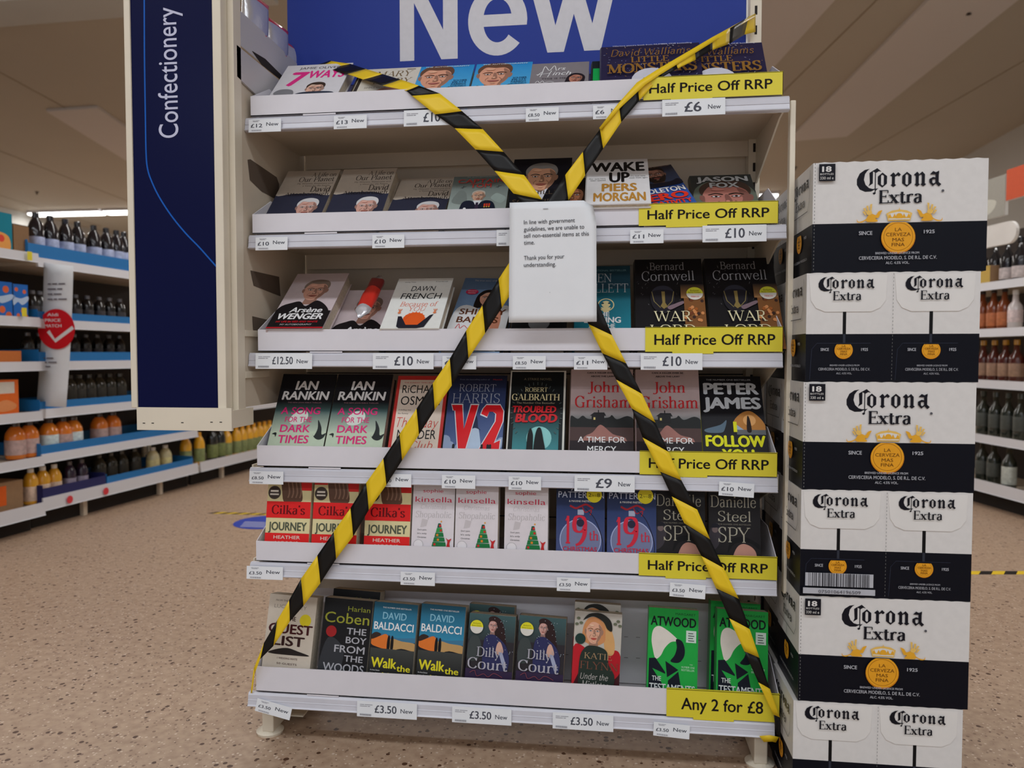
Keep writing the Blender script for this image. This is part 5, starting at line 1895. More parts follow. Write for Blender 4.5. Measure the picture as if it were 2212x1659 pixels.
for s, x0, x1, y0, y1 in (('In line with government', 1132, 1242, 485, 480), ('guidelines, we are unable to', 1132, 1262, 500, 494),
                          ('sell non-essential items at this', 1132, 1272, 514, 509), ('time.', 1132, 1155, 529, 528),
                          ('Thank you for your', 1132, 1219, 562, 558), ('understanding.', 1132, 1201, 577, 575)):
    a, b = onY(x0, y0, nY)-org, onY(x1, y1, nY)-org
    P.text(s, a.x, b.x, a.z, a.z+0.0098, K, slope=(b.z-a.z)/(b.x-a.x), res=4)
P.ell((onY(1188, 632, nY)-org).x, (onY(1188, 632, nY)-org).z, .0006, .0006, K, n=8)
P.build('let', 'lettering', nt_, M['matt'], loc=(0, -0.0020, 0))
P.build('art', 'ink_speck', nt_, M['matt'], loc=(0, -0.0020, 0))


# ================================================================ BEER BOXES
def corona_word(P, u0, u1, v0, v1, col):
    """blackletter word drawn as outlines; box spans the word's width and its height with the tail"""
    def T(p):
        return (u0+(p[0]-733)/692*(u1-u0), v1-(p[1]-165)/227*(v1-v0))

    def D(pts):
        P.add([P.P(*T(p)) for p in pts], [tuple(range(len(pts)))], col, True)
    D([(843, 170), (800, 178), (758, 208), (735, 258), (736, 305), (760, 345), (805, 366), (855, 364), (905, 338), (868, 342), (838, 334), (808, 305), (794, 262), (802, 215), (822, 186)])
    D([(838, 205), (868, 186), (868, 296), (832, 320), (843, 290)])
    D([(862, 190), (903, 166), (938, 197), (915, 193), (893, 207), (872, 196)])
    D([(884, 200), (892, 200), (892, 380), (884, 380)])
    D([(866, 381), (880, 369), (894, 381), (880, 393)])
    D([(893, 345), (915, 335), (890, 362)])

    def o(x):
        D([(x, 238), (x+27, 222), (x+27, 308), (x, 302)])
        D([(x+50, 226), (x+76, 236), (x+76, 300), (x+50, 312)])
        D([(x, 238), (x+38, 205), (x+76, 236), (x+58, 238), (x+36, 222), (x+20, 240)])
        D([(x, 302), (x+18, 300), (x+40, 316), (x+62, 300), (x+76, 300), (x+38, 332)])

    def stem(x):
        D([(x+12, 222), (x+37, 222), (x+37, 314), (x+12, 314)])
        D([(x-4, 232), (x+24, 206), (x+40, 226), (x+12, 242)])
        D([(x+2, 314), (x+24, 300), (x+48, 314), (x+24, 332)])

    o(908)
    stem(1012)
    D([(1048, 232), (1074, 205), (1097, 226), (1082, 242), (1068, 232), (1050, 244)])
    o(1108)
    stem(1206)
    D([(1242, 232), (1270, 206), (1292, 230), (1268, 238), (1260, 230), (1244, 242)])
    D([(1267, 226), (1292, 228), (1292, 314), (1267, 314)])
    D([(1256, 314), (1280, 300), (1304, 314), (1280, 332)])
    x = 1328
    D([(x+50, 225), (x+76, 222), (x+76, 305), (x+50, 312)])
    D([(x+50, 305), (x+76, 298), (x+98, 318), (x+78, 336)])
    D([(x+4, 232), (x+30, 205), (x+52, 216), (x+78, 203), (x+78, 228), (x+40, 234)])
    D([(x, 272), (x+24, 262), (x+24, 312), (x, 300)])
    D([(x, 272), (x+30, 255), (x+54, 262), (x+54, 272), (x+24, 276)])
    D([(x, 300), (x+20, 298), (x+34, 312), (x+54, 298), (x+54, 310), (x+28, 332)])


def crown_art(P, cx, base, k, full=True):
    """crown and two winged beasts in gold; k = half width of the group"""
    G = C(222, 158, 44)
    L = C(226, 176, 92)
    a = P.w/P.h

    def q(x, y):
        return (cx+(x-1085)/370*k, base+(618-y)/370*k*a)
    P.poly([q(990, 612), q(1180, 612), q(1186, 580), q(984, 580)], L)
    P.poly([q(984, 582), q(1186, 582), q(1196, 545), q(1150, 520), q(1085, 510), q(1020, 520), q(974, 545)], L)
    WH = C(206, 204, 200)
    P.poly([q(1002, 576), q(1168, 576), q(1176, 548), q(1085, 528), q(994, 548)], WH)
    for i in range(5):
        x = 1005+40*i
        P.poly([q(x-16, 582), q(x+16, 582), q(x, 545)], G)
    P.ell(*q(1085, 572), .04*k*2, .04*k*2, G, n=10)
    P.poly([q(1075, 530), q(1095, 530), q(1085, 492)], L)
    P.line([q(995, 596), q(1175, 596)], .006, WH)
    for sgn in (1, -1):
        def m(x, y):
            return q(1085+sgn*(x-1085), y)
        P.blob([m(*p) for p in ((722, 590), (732, 612), (768, 608), (800, 590), (818, 560), (850, 545), (885, 556), (905, 526), (938, 515), (924, 545), (905, 582), (880, 584), (900, 614), (812, 616), (800, 604), (762, 622), (724, 616))], G)
        for (x, y, r) in ((782, 512, 18), (808, 498, 24), (842, 488, 28), (776, 540, 16)):
            dx = (x-830)*.35
            P.poly([m(x-9, y-r), m(x+9, y-r-4), m(x-dx+8, y+r), m(x-dx-3, y+r)], L)
        P.ell(*m(826, 535), .035*k*2, .03*k*2, L, n=10)


def badge(P, cx, cy, r, cut=None):
    """gold coin; cut: only the part below this height shows"""
    for rr, c, dy in ((1.0, (190, 116, 22), -.05), (.97, (226, 152, 34), 0), (.86, (150, 88, 16), 0), (.83, (222, 150, 36), 0)):
        R_ = r*rr
        y = cy+dy*r*P.w/P.h
        if cut is None:
            P.ell(cx, y, R_, R_, C(*c))
        else:
            s = min(1, max(-1, (cut-y)/(R_*P.w/P.h)))
            a = math.degrees(math.asin(s))
            P.ell(cx, y, R_, R_, C(*c), 180-a, 360+a, n=30)
    a = P.w/P.h
    K = C(110, 62, 14, 1)
    for s, dy, hw in (('LA', .42, .2), ('CERVEZA', .12, .72), ('MAS', -.2, .34), ('FINA', -.50, .38)):
        P.text(s, cx-hw*r, cx+hw*r, cy+(dy-.09)*r*a, cy+(dy+.13)*r*a, K, res=2, bold=.005)


NAVY = C(9, 12, 24, 1)
BOXW = C(206, 204, 202, 1.25)
INKB = C(20, 20, 30, 1)
PALE = C(190, 192, 200, 1)


def front_wide(P):
    P.rect(0, 0, 1, 1, BOXW)
    P.rect(0, 0, 1, .445, NAVY)
    P.mark('brand_lettering')
    corona_word(P, .253, .735, .70, .94, INKB)
    P.text('Extra', .383, .628, .62, .735, INKB, 'pen', thick=13, thin=5, res=3)
    P.ell(.745, .72, .008, .008, C(90, 90, 96, 1), n=10)
    crown_art(P, .50, .452, .248)
    P.mark('coin_lettering')
    badge(P, .495, .315, .098, .446)
    P.mark('year_lettering')
    P.text('SINCE', .268, .345, .335, .37, PALE, bold=.02)
    P.text('1925', .64, .70, .34, .372, PALE, bold=.02)
    P.mark('brewer_lettering')
    P.text('BREWED UNDER LICENCE FROM', .365, .615, .158, .178, PALE, bold=.01, res=2)
    P.text('CERVECERIA MODELO, S. DE R.L. DE C.V.', .27, .715, .11, .142, PALE, bold=.01, res=2)
    P.text('ALC. 4.5% VOL.', .425, .56, .068, .092, PALE, bold=.01, res=2)
    P.rect(.03, .83, .125, .985, INKB)
    P.mark('bottle_count')
    P.text('18', .05, .10, .915, .965, BOXW, bold=.04)
    P.text('BOTTLES', .037, .115, .885, .902, BOXW, res=2)
    P.text('330 ml e', .037, .115, .845, .872, BOXW, res=2)
    for j in range(30):
        P.rect(.004, .02+j*.033, .0075, .035+j*.033, C(120, 120, 120, 1))


def half(P, u0, w, bar=False):
    corona_word(P, u0+.14*w, u0+.82*w, .815, .968, INKB)
    P.text('Extra', u0+.32*w, u0+.66*w, .75, .83, INKB, 'pen', thick=12, thin=5)
    cx = u0+.46*w
    badge(P, cx, .295, .112*w, .345)
    P.text('SINCE', u0+.175*w, u0+.275*w, .285, .312, PALE, bold=.02)
    P.text('1925', u0+.67*w, u0+.75*w, .285, .312, PALE, bold=.02)
    if bar:
        P.rect(u0+.06*w, .10, u0+.90*w, .225, PALE)
        rr = random.Random(4)
        x = .10
        while x < .85:
            d = rr.choice((.006, .010, .016))
            P.rect(u0+x*w, .10, u0+(x+d)*w, .225, C(60, 60, 66, 1))
            x += d+rr.choice((.008, .012, .02))
        P.rect(u0+.03*w, .03, u0+.92*w, .085, PALE)
        P.text('07501064196509', u0+.22*w, u0+.74*w, .04, .072, C(90, 90, 96, 1), res=2)
    else:
        P.text('BREWED UNDER LICENCE FROM', u0+.29*w, u0+.65*w, .145, .16, PALE, res=2)
        P.text('CERVECERIA MODELO, S. DE R.L. DE C.V.', u0+.15*w, u0+.78*w, .105, .13, PALE, res=2)
        P.text('ALC. 4.5% VOL.', u0+.37*w, u0+.56*w, .07, .088, PALE, res=2)


def side_print(P):
    P.rect(0, 0, 1, 1, BOXW)
    P.rect(0, 0, 1, .445, NAVY)
    corona_word(P, .14, .86, .76, .92, INKB)
    P.text('Extra', .32, .70, .655, .74, INKB, 'pen', thick=12, thin=5)
    badge(P, .5, .33, .11, .40)
    P.text('1925', .72, .82, .34, .365, PALE, bold=.02)
    P.text('CERVECERIA MODELO', .2, .85, .13, .155, PALE, res=2)
    P.line([(.08, .95), (.09, .66), (.15, .585), (.85, .585), (.92, .66), (.95, .95)], .008, C(70, 70, 74, 1))
    P.rect(.495, .30, .505, .585, C(40, 40, 44, 1))
    P.rect(.06, .05, .063, .38, C(50, 54, 64, 1))


CY = -0.10
tops = [(1757, 350, 2120, 338), (1743, 585, 2112, 578), (1736, 823, 2112, 822), (1731, 1052, 2099, 1064), (1727, 1290, 2095, 1300), (1714, 1516, 2085, 1533)]
BH = 0.2235
DEP = 0.195
_bp = {}
LAY = ['top', 'second', 'third', 'fourth', 'fifth', 'bottom']


def beer_box(layer, col):
    p, r_ = onY(tops[layer][0], tops[layer][1], CY), onY(tops[layer][2], tops[layer][3], CY)
    wide = layer % 2 == 0
    w = 0.336
    x = p.x if col == 0 else p.x+0.004*((layer*3+col*2) % 3-1)
    rotz = math.atan2(0, 1)
    loc = (x, CY+col*(DEP+0.004), (5-layer)*(BH+0.0012)+0.0005)
    key = ('w' if wide else ('b' if layer == 3 else 'h')) + ('0' if col == 0 else '1')
    if col == 0:
        lab = 'white and navy beer box, %s of the front stack, with %s' % (LAY[layer], 'one wide emblem' if wide else 'two tear-open flaps')
        if layer == 3:
            lab = 'white and navy beer box, fourth in the front stack, with barcode and two flaps'
    else:
        lab = 'white and navy beer box, %s of the %s stack behind the front one' % (LAY[layer], ('', 'second', 'third', 'fourth')[col])
    if key in _bp:
        src = _bp[key]
        o = link('beer_box', None, None, loc)
        for ch in src.children:
            c = ch.copy()
            COL.objects.link(c)
            c.parent = o
            for g in ch.children:
                d = g.copy()
                COL.objects.link(d)
                d.parent = c
        return tag(o, lab, 'box')
    o = empty('beer_box', lab, 'box', loc)
    _bp[key] = o
    q = MB()
    nv = mat('box_navy', NAVY, 0.5)
    q.box((0, 0, 0), (w, DEP, BH*.445), nv)
    q.box((0, 0, BH*.445), (w, DEP, BH), M['boxw'])
    # wavy torn perforation along the top front edge
    pts = [(0, BH)]
    for k in range(23):
        pts.append((w*(k+.5)/23, BH+(0.0016 if k % 2 else 0.0)))
    pts.append((w, BH))
    k0 = [(a, -0.0004, b) for a, b in pts]+[(w, -0.0004, BH-.004), (0, -0.0004, BH-.004)]
    q.poly(k0, M['boxw'])
    q.obj('carton', o)
    if col == 0:
        P = Print(w, BH)
        if wide:
            front_wide(P)
            P.build('art', 'front_print', o, M['ink'], loc=(0, -0.0005, 0))
            P.build('let', 'lettering', o, M['ink'], loc=(0, -0.0005, 0))
        else:
            P.rect(0, 0, 1, 1, BOXW)
            P.rect(0, 0, 1, .44, NAVY)
            for u in (0, .5):
                P.rect(u+.215, .44, u+.235, .645, C(16, 16, 18, 1))
                P.rect(u+.218, .36, u+.232, .44, C(50, 54, 66, 1))
                P.line([(u+.025, .02), (u+.035, .30), (u+.065, .355), (u+.38, .355)], .0016, C(60, 66, 86, 1))
            for j in range(30):
                P.rect(.503, .02+j*.033, .5055, .035+j*.033, C(120, 120, 120, 1))
            P.build('art', 'front_print', o, M['ink'], loc=(0, -0.0005, 0))
            for u in (0, .5):
                fl = MB()
                prof = [(.012, .985), (.025, .75), (.055, .68), (.11, .645), (.38, .645), (.43, .68), (.463, .75), (.47, .985)]
                n = len(prof)
                fr = [((u+a)*w, -0.0012-0.003*(1-b), b*BH) for a, b in prof]
                bk = [((u+a)*w, -0.0006, b*BH) for a, b in prof]
                k = len(fl.v)
                fl.v += fr+bk
                fl.f.append(tuple(range(n)))
                fl.m.append(fl.slot(M['boxw']))
                for i in range(n-1):
                    fl.f.append((i, n+i, n+i+1, i+1))
                    fl.m.append(0)
                fo = fl.obj('flap', o)
            for u, ww in ((0, .48), (.505, .48)):
                P2 = Print(w, BH)
                half(P2, u, ww, bar=(layer == 3 and u == 0))
                P2.build('let', 'lettering', o, M['ink'], loc=(0, -0.0026, 0))
                P2.build('art', 'coin_emblem', o, M['ink'], loc=(0, -0.0012, 0))
    P = Print(DEP, BH)
    side_print(P)
    P.build('art', 'side_print', o, M['ink'], loc=(0, DEP, 0), rot=(0, 0, -pi/2))
    P.build('let', 'side_lettering', o, M['ink'], loc=(0, DEP, 0), rot=(0, 0, -pi/2))
    return o


for col in range(4):
    for layer in range(6):
        beer_box(layer, col)


# ================================================================ SHELVING RUNS IN THE BACKGROUND
class Run:
    """a run of shop shelving: s along the front, d inwards, z up"""
    def __init__(r, A, B):
        r.o = Vector((A.x, A.y, 0))
        g = Vector((B.x-A.x, B.y-A.y, 0)).normalized()
        r.g, r.n = g, Vector((-g.y, g.x, 0))
        r.ang = atan2(g.y, g.x)

    def at(r, s, d, z):
        return r.o+r.g*s+r.n*d+Vector((0, 0, z))

    def px(r, x, y, d=0.0):
        p = onP(x, y, r.o+r.n*d, r.n)
        return (p-r.o).dot(r.g), p.z


LR = Run(onZ(101, 1103, .10), onZ(429, 1021, .10))
ANG = LR.ang


def bay(run, name, label, s0, s1, levels, ztop, depth=.45, rails=True, railm=None, fascia=True, off=0.0, toe=True):
    o = empty(name, label, 'shelving', run.at(s0, off, 0), (0, 0, run.ang))
    L = s1-s0
    boxobj('back_board', (0, depth, .05), (L, depth+.03, ztop), M['back'], o)
    for x in (0.0, L-.03):
        boxobj('upright', (x, depth-.02, 0), (x+.03, depth+.03, ztop+.01), M['cream'], o)
    if toe:
        boxobj('kick_plate', (0.01, .09, .0), (L-.01, .11, .10), M['slot'], o)
    for i, z in enumerate(levels):
        sh = link('shelf', None, o)
        q = MB()
        q.box((0.002, 0.012, z+.008), (L-.002, depth, z+.035), M['shelf'])
        q.obj('deck', sh)
        q = MB()
        hh = .05 if i else .07
        q.prism([(-.004, z), (0.0, z+.004), (.006, z+hh), (.014, z+hh), (.014, z)], 0.004, L-.004, railm or M['silverrail'])
        q.obj('price_rail', sh)
    for x, dd in ((0.35, .07), (L-.35, .07)):
        boxobj('foot', (x, .06, 0), (x+.03, .085, .10), M['shelf'], o)
    return o


LV = [.10, .36, .605, .865, 1.095, 1.425]
bay(LR, 'shelving_bay', 'white shelving bay of dark bottles and cartons at far left, nearest section', -1.05, -.035, [.085, .355, .60, .865, 1.10, 1.44], 1.75, off=-.03)
bay(LR, 'shelving_bay', 'white shelving bay of drink bottles behind the hanging promotion strip', -.02, 1.36, LV, 1.72)
bay(LR, 'shelving_bay', 'white shelving bay of yellow drink bottles seen below the blue sign', 1.38, 4.2, [.10, .50, .9, 1.25], 1.5)


def shadecol(c):
    return mat('bottle_%d_%d_%d' % c, C(*c), 0.18, coat=0.6)


_bm = {}


def bottle(kind):
    """returns (list of (name, mesh)), height"""
    if kind in _bm:
        return _bm[kind]
    r, h, body, cap, lab, l0, l1, sh = kind
    bm = M.setdefault('b%s' % (body,), None) or shadecol(body)
    M['b%s' % (body,)] = bm
    cm = M.get('b%s' % (cap,)) or shadecol(cap)
    M['b%s' % (cap,)] = cm
    out = []
    q = MB()
    sho = .62 if sh == 'round' else .58
    prof = [(r*.86, 0), (r, .01), (r, h*sho), (r*.93, h*(sho+.08)), (r*.72, h*(sho+.18)), (r*.42, h*(sho+.26)), (r*.32, h*.90)] if sh == 'round' else \
           [(r*.86, 0), (r, .01), (r, h*.55), (r*.9, h*.62), (r*.45, h*.72), (r*.36, h*.90)]
    q.lathe(prof, bm, 16)
    out.append(('body', q.mesh('body', True)))
    q = MB()
    q.lathe([(r*.40, h*.88), (r*.42, h*.89), (r*.42, h*.985), (r*.36, h)], cm, 14)
    out.append(('cap', q.mesh('cap', False)))
    if lab:
        lm = M.get('l%s' % (lab,)) or mat('label_%d_%d_%d' % lab, C(*lab), 0.5, noise=0.25, scale=40)
        M['l%s' % (lab,)] = lm
        q = MB()
        q.lathe([(r*1.015, h*l0), (r*1.02, h*l0+.001), (r*1.02, h*l1), (r*1.01, h*l1+.001)], lm, 16)
        out.append(('label_band', q.mesh('label_band', True)))
    _bm[kind] = out
    return out


def put_bottle(run, kind, s, d, z, label, group=None, name='drink_bottle'):
    o = empty(name, label, 'bottle', run.at(s, d, z+.0355), (0, 0, run.ang+random.uniform(-1, 1)), group)
    for nm, me in bottle(kind):
        link(nm, me, o)
    return o


def tray(run, s0, s1, z, m, label, h=.07, d0=.0, d1=.40):
    q = MB()
    L = s1-s0
    q.box((0, 0, 0), (L, .004, h), m)
    q.box((0, d1-d0-.004, 0), (L, d1-d0, h), m)
    q.box((0, 0.004, 0), (L, d1-d0-.004, .003), M['brown'])
    for x in (0, L-.004):
        q.box((x, .004, 0), (x+.004, d1-d0-.004, h*1.2), m)
    o = q.obj('display_tray', None, run.at(s0, d0, z+.036), (0, 0, run.ang))
    return tag(o, label, 'tray')


def carton(run, s, d, z, w, h, dep, label, draw, name='carton', m=None):
    o = empty(name, label, 'box', run.at(s, d, z+.0365), (0, 0, run.ang))
    boxobj('box_body', (0, 0, 0), (w, dep, h), m or M['brown'], o, 0.002)
    P = Print(w, h)
    draw(P)
    P.build('art', 'front_print', o, M['ink'], loc=(0, -.0005, 0))
    P.build('let', 'lettering', o, M['ink'], loc=(0, -.0005, 0))
    # the end that faces down the aisle
    P = Print(dep, h)
    draw(P)
    P.build('art', 'end_print', o, M['ink'], loc=(-.0005, dep, 0), rot=(0, 0, -pi/2))
    return o


BLKB = (.042, .27, (22, 18, 24), (30, 28, 32), (150, 160, 190), .12, .5, 'round')
BLKR = (.036, .20, (26, 18, 24), (150, 150, 156), (186, 96, 96), .10, .42, 'round')
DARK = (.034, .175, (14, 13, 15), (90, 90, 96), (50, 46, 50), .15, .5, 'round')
ORNG = (.050, .195, (206, 112, 28), (50, 40, 40), (176, 150, 146), .12, .52, 'round')
ORN2 = (.050, .195, (206, 120, 30), (56, 44, 44), (190, 206, 222), .12, .55, 'round')
JUIC = (.038, .195, (214, 156, 40), (214, 214, 210), (206, 180, 160), .10, .5, 'round')
PURP = (.034, .195, (40, 24, 48), (80, 76, 84), (150, 140, 160), .15, .5, 'round')
PALB = (.042, .185, (200, 192, 150), (220, 220, 214), (214, 196, 140), .14, .55, 'round')
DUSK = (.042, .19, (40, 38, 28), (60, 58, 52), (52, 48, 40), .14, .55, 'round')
YELB = (.040, .24, (222, 160, 36), (222, 150, 30), (120, 130, 84), .10, .5, 'round')
GRNB = (.042, .26, (24, 24, 22), (22, 22, 22), (110, 120, 70), .12, .5, 'round')
AMB = (.040, .27, (120, 58, 26), (40, 30, 28), (170, 100, 60), .12, .42, 'neck')
RUM = (.042, .26, (70, 24, 18), (176, 130, 40), (140, 110, 90), .15, .45, 'neck')
WIN = (.040, .28, (34, 40, 34), (60, 66, 60), (66, 70, 66), .2, .5, 'neck')
DKW = (.042, .27, (26, 24, 28), (30, 28, 30), (180, 170, 170), .10, .35, 'neck')


def row_at(run, kind, pts, z, d, phrase, group, jitter=0.0, name='drink_bottle'):
    """pts: pixel x of each bottle along the shelf"""
    for k, (x, y) in enumerate(pts):
        s, _ = run.px(x, y, d)
        put_bottle(run, kind, s, d+random.uniform(0, jitter), z, phrase % ORD[k] if '%s' in phrase else phrase, group, name)


L_ = LV
row_at(LR, BLKB, [(78, 520), (109, 525), (142, 530), (168, 535), (203, 540), (230, 545), (252, 548), (268, 550)], L_[5], .09, 'black cordial bottle with pale label, %s from the left on the top left shelf', 'black cordial bottles on the top left shelf')
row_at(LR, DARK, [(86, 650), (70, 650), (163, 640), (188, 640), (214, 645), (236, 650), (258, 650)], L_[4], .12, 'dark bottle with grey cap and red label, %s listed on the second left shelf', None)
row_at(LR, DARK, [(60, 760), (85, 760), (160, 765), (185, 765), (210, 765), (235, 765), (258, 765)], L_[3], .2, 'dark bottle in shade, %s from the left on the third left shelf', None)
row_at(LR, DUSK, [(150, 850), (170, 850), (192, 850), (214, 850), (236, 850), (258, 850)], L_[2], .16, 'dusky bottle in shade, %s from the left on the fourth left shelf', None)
row_at(LR, ORNG, [(33, 940), (62, 938), (135, 930)], L_[1], .09, 'orange squash bottle with dark cap, %s from the left on the fifth left shelf', None)
row_at(LR, ORN2, [(105, 935), (158, 928)], L_[1], .09, 'orange squash bottle with pale blue label, %s of two on the fifth left shelf', None)
row_at(LR, ORNG, [(214, 920), (243, 917)], L_[1], .12, 'orange squash bottle, %s of the right pair on the fifth left shelf', None)
row_at(LR, JUIC, [(66, 1030), (92, 1025), (117, 1018)], L_[0], .09, 'orange juice bottle with white cap, %s from the left on the lowest left shelf', None)
row_at(LR, PURP, [(150, 1010), (176, 1005)], L_[0], .10, 'dark purple bottle with pale label, %s of two on the lowest left shelf', None)
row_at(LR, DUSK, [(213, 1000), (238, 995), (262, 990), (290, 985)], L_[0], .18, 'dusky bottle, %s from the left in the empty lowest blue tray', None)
row_at(LR, PALB, [(330, 980), (357, 972)], L_[0], .12, 'pale yellow bottle with white cap, %s of two in the lowest tray', None)
row_at(LR, YELB, [(401, 960), (430, 955), (490, 945), (510, 940), (523, 938), (536, 936)], .10, .10, 'yellow bottle with green label, %s from the left below the blue sign', None)
row_at(LR, GRNB, [(458, 948), (475, 945)], .10, .10, 'black bottle with green label, %s of two among the yellow bottles', None)
row_at(LR, YELB, [(548, 934), (560, 932), (571, 930), (582, 928)], .10, .10, 'yellow bottle with green label, %s at the far end beside the books', None)
# second rows deeper in, barely lit
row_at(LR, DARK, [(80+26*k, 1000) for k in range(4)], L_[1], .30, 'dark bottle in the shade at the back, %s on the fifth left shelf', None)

s0, _ = LR.px(65, 560)
s1, _ = LR.px(300, 600)
tray(LR, s0, 1.34, L_[5], M['bluecard'], 'bright blue card tray holding black bottles on the top left shelf', .085, .012)
for (xa, z, lab, hh) in ((64, L_[4], 'blue card tray on the second left shelf', .055), (50, L_[3], 'blue card tray on the third left shelf', .065), (45, L_[2], 'blue card tray on the fourth left shelf', .055), (0, L_[1], 'blue card tray under orange bottles on the fifth left shelf', .06)):
    s0, _ = LR.px(xa, 700)
    tray(LR, max(s0, -.015), 1.34, z, M['bluecard'], lab, hh, .012)
sa, _ = LR.px(66, 1070)
sb, _ = LR.px(232, 1030)
sc, _ = LR.px(420, 1000)
tray(LR, max(sa, -.01), sb, L_[0], M['navycard'], 'navy card tray of juice bottles on the lowest left shelf', .085, .012)
tray(LR, sb+.01, min(sc, 1.34), L_[0], M['bluecard'], 'light blue card tray, mostly empty, on the lowest left shelf', .075, .012)


def d_teal(P):
    P.rect(0, 0, 1, 1, C(30, 120, 140))
    P.blob([(.1, .05), (.2, .45), (.5, .5), (.85, .4), (.9, .1), (.5, .0)], C(214, 150, 80))
    P.ell(.5, .35, .14, .14, C(206, 70, 60))


def d_blue(P):
    P.rect(0, 0, 1, 1, C(40, 100, 176))
    P.blob([(.0, .4), (.3, .5), (.6, .42), (1, .55), (1, .68), (.5, .6), (0, .62)], C(170, 190, 214))
    for u, v in ((.2, .85), (.75, .8), (.6, .25), (.3, .12), (.85, .1)):
        P.ell(u, v, .12, .12, C(206, 100, 60))
    P.rect(0, 0, 1, .06, C(190, 190, 196))


def d_orange(P):
    P.rect(0, 0, 1, 1, C(214, 104, 44))
    P.rect(.15, .62, .85, .94, C(206, 200, 190))
    P.blob([(.1, .3), (.5, .44), (.9, .3), (.8, .16), (.3, .12)], C(222, 140, 90))


def d_plain(P):
    P.rect(.06, .3, .5, .9, C(206, 92, 36))


def cart_px(xa, xb, y, z, h, dep, lab, fn, m=None, d=.03, name='carton', off=0):
    a, _ = LR.px(xa, y, d)
    b, _ = LR.px(xb, y, d)
    carton(LR, a, d, z, b-a, h, dep, lab, fn, name, m)


cart_px(-22, 26, 500, 1.44, .205, .22, 'teal carton with fruit picture at the left end of the top shelf', d_teal)
cart_px(29, 62, 500, 1.44, .155, .22, 'plain brown cardboard box beside the teal carton', lambda P: P.rect(0, 0, 1, 1, C(128, 100, 74)))
cart_px(-30, 26, 640, 1.10, .19, .2, 'blue fruit drink carton, left of two on the second left shelf', d_blue)
cart_px(29, 60, 640, 1.10, .185, .2, 'blue fruit drink carton, right of two on the second left shelf', d_blue)
cart_px(-15, 46, 780, .865, .07, .3, 'low orange carton on the third left shelf', lambda P: P.rect(0, 0, 1, 1, C(190, 112, 60)))
cart_px(-18, 40, 860, .60, .185, .2, 'orange carton with white panel on the fourth left shelf', d_orange)
cart_px(-25, 50, 1060, .085, .17, .2, 'brown carton with orange print on the lowest left shelf', d_plain)
a, _ = LR.px(548, 900, .05)
carton(LR, a-.1, .05, .50, .5, .10, .3, 'brown cardboard box on the shelf seen between sign and books', lambda P: P.rect(0, 0, 1, 1, C(150, 120, 88)))

# small round red and white shelf tickets on the lowest rail
for (x, y, t_, lab) in ((151, 1079, 'r', 'round red shelf sticker, left of two on the lowest left rail'), (229, 1061, 'r', 'round red shelf sticker, right of two on the lowest left rail')):
    s, z = LR.px(x, y, -.006)
    q = MB()
    q.lathe([(.022, 0), (.022, .001)], M.get('redst') or M.setdefault('redst', mat('red_sticker', C(196, 50, 60), .5)), 16)
    tag(q.obj('round_sticker', None, LR.at(s, -.006, z), (radians(90), 0, LR.ang)), lab, 'sticker')
for (x, y, lab) in ((57, 553, 'top'), (45, 675, 'second'),):
    s, z = LR.px(x, y, -.035)
    q = MB()
    q.box((0, 0, 0), (.03, .001, .045), M['ywrap'])
    tag(q.obj('yellow_ticket', None, LR.at(s, -.042, z-.02), (0, 0, LR.ang)), 'small yellow ticket on the %s left shelf rail' % lab, 'price ticket')

# the hanging promotion strip
bY = onP(125, 580, LR.at(0, -.08, 0), LR.n).y
tl = onY(95, 567, bY)
tr = onY(158, 575, bY)
bl = onY(79, 876, bY)
br = onY(143, 880, bY)
ps = empty('promotion_strip', 'long white hanging strip with red tick circle in front of the left shelves', 'sign', (bl.x, bY, bl.z))
q = MB()
rows = []
for k in range(9):
    v = k/8
    a, b = bl.lerp(tl, v)-bl, br.lerp(tr, v)-bl
    dy = .01*sin(v*3)
    rows.append([(a.x, dy, a.z), (b.x, dy, b.z)])
q.grid(rows, M['paper'])
so = link('strip', q.mesh('strip', True), ps)
sd = so.modifiers.new('thick', 'SOLIDIFY')
sd.thickness = .0008
P = Print(1, 1)
cc = onY(123, 711, bY)-bl
rr_ = (onY(163, 711, bY)-bl).x-cc.x
P.ell(cc.x, cc.z, rr_, rr_, C(196, 24, 34), n=36)
P.line([(cc.x-.45*rr_, cc.z-.1*rr_), (cc.x-.08*rr_, cc.z-.58*rr_), (cc.x+.9*rr_, cc.z+.08*rr_)], .020, WHT)
cd_ = P
for s, yy, hw in (('Aldi', 683, .30), ('PRICE', 695, .42), ('MATCH', 707, .46)):
    z_ = (onY(118, yy, bY)-bl).z
    P.text(s, cc.x-.02-hw*rr_, cc.x-.02+hw*rr_, z_, z_+.017, WHT, bold=.01)
for ws, yy in (((.02, .03, .04), 615), ((.05, .03), 626), ((.03, .045), 637), ((.03, .02, .05), 648), ((.02, .04), 775), ((.03, .05), 784), ((.05,), 793)):
    a = onY(104 if yy < 700 else 92, yy, bY)-bl
    x = a.x
    for w_ in ws:
        P.rect(x, a.z, x+w_, a.z+.007, C(110, 104, 112, 1), True)
        x += w_+.007
P.build('art', 'red_circle', ps, M['matt'], loc=(0, -.004, 0))
P.build('let', 'lettering', ps, M['matt'], loc=(0, -.004, 0))

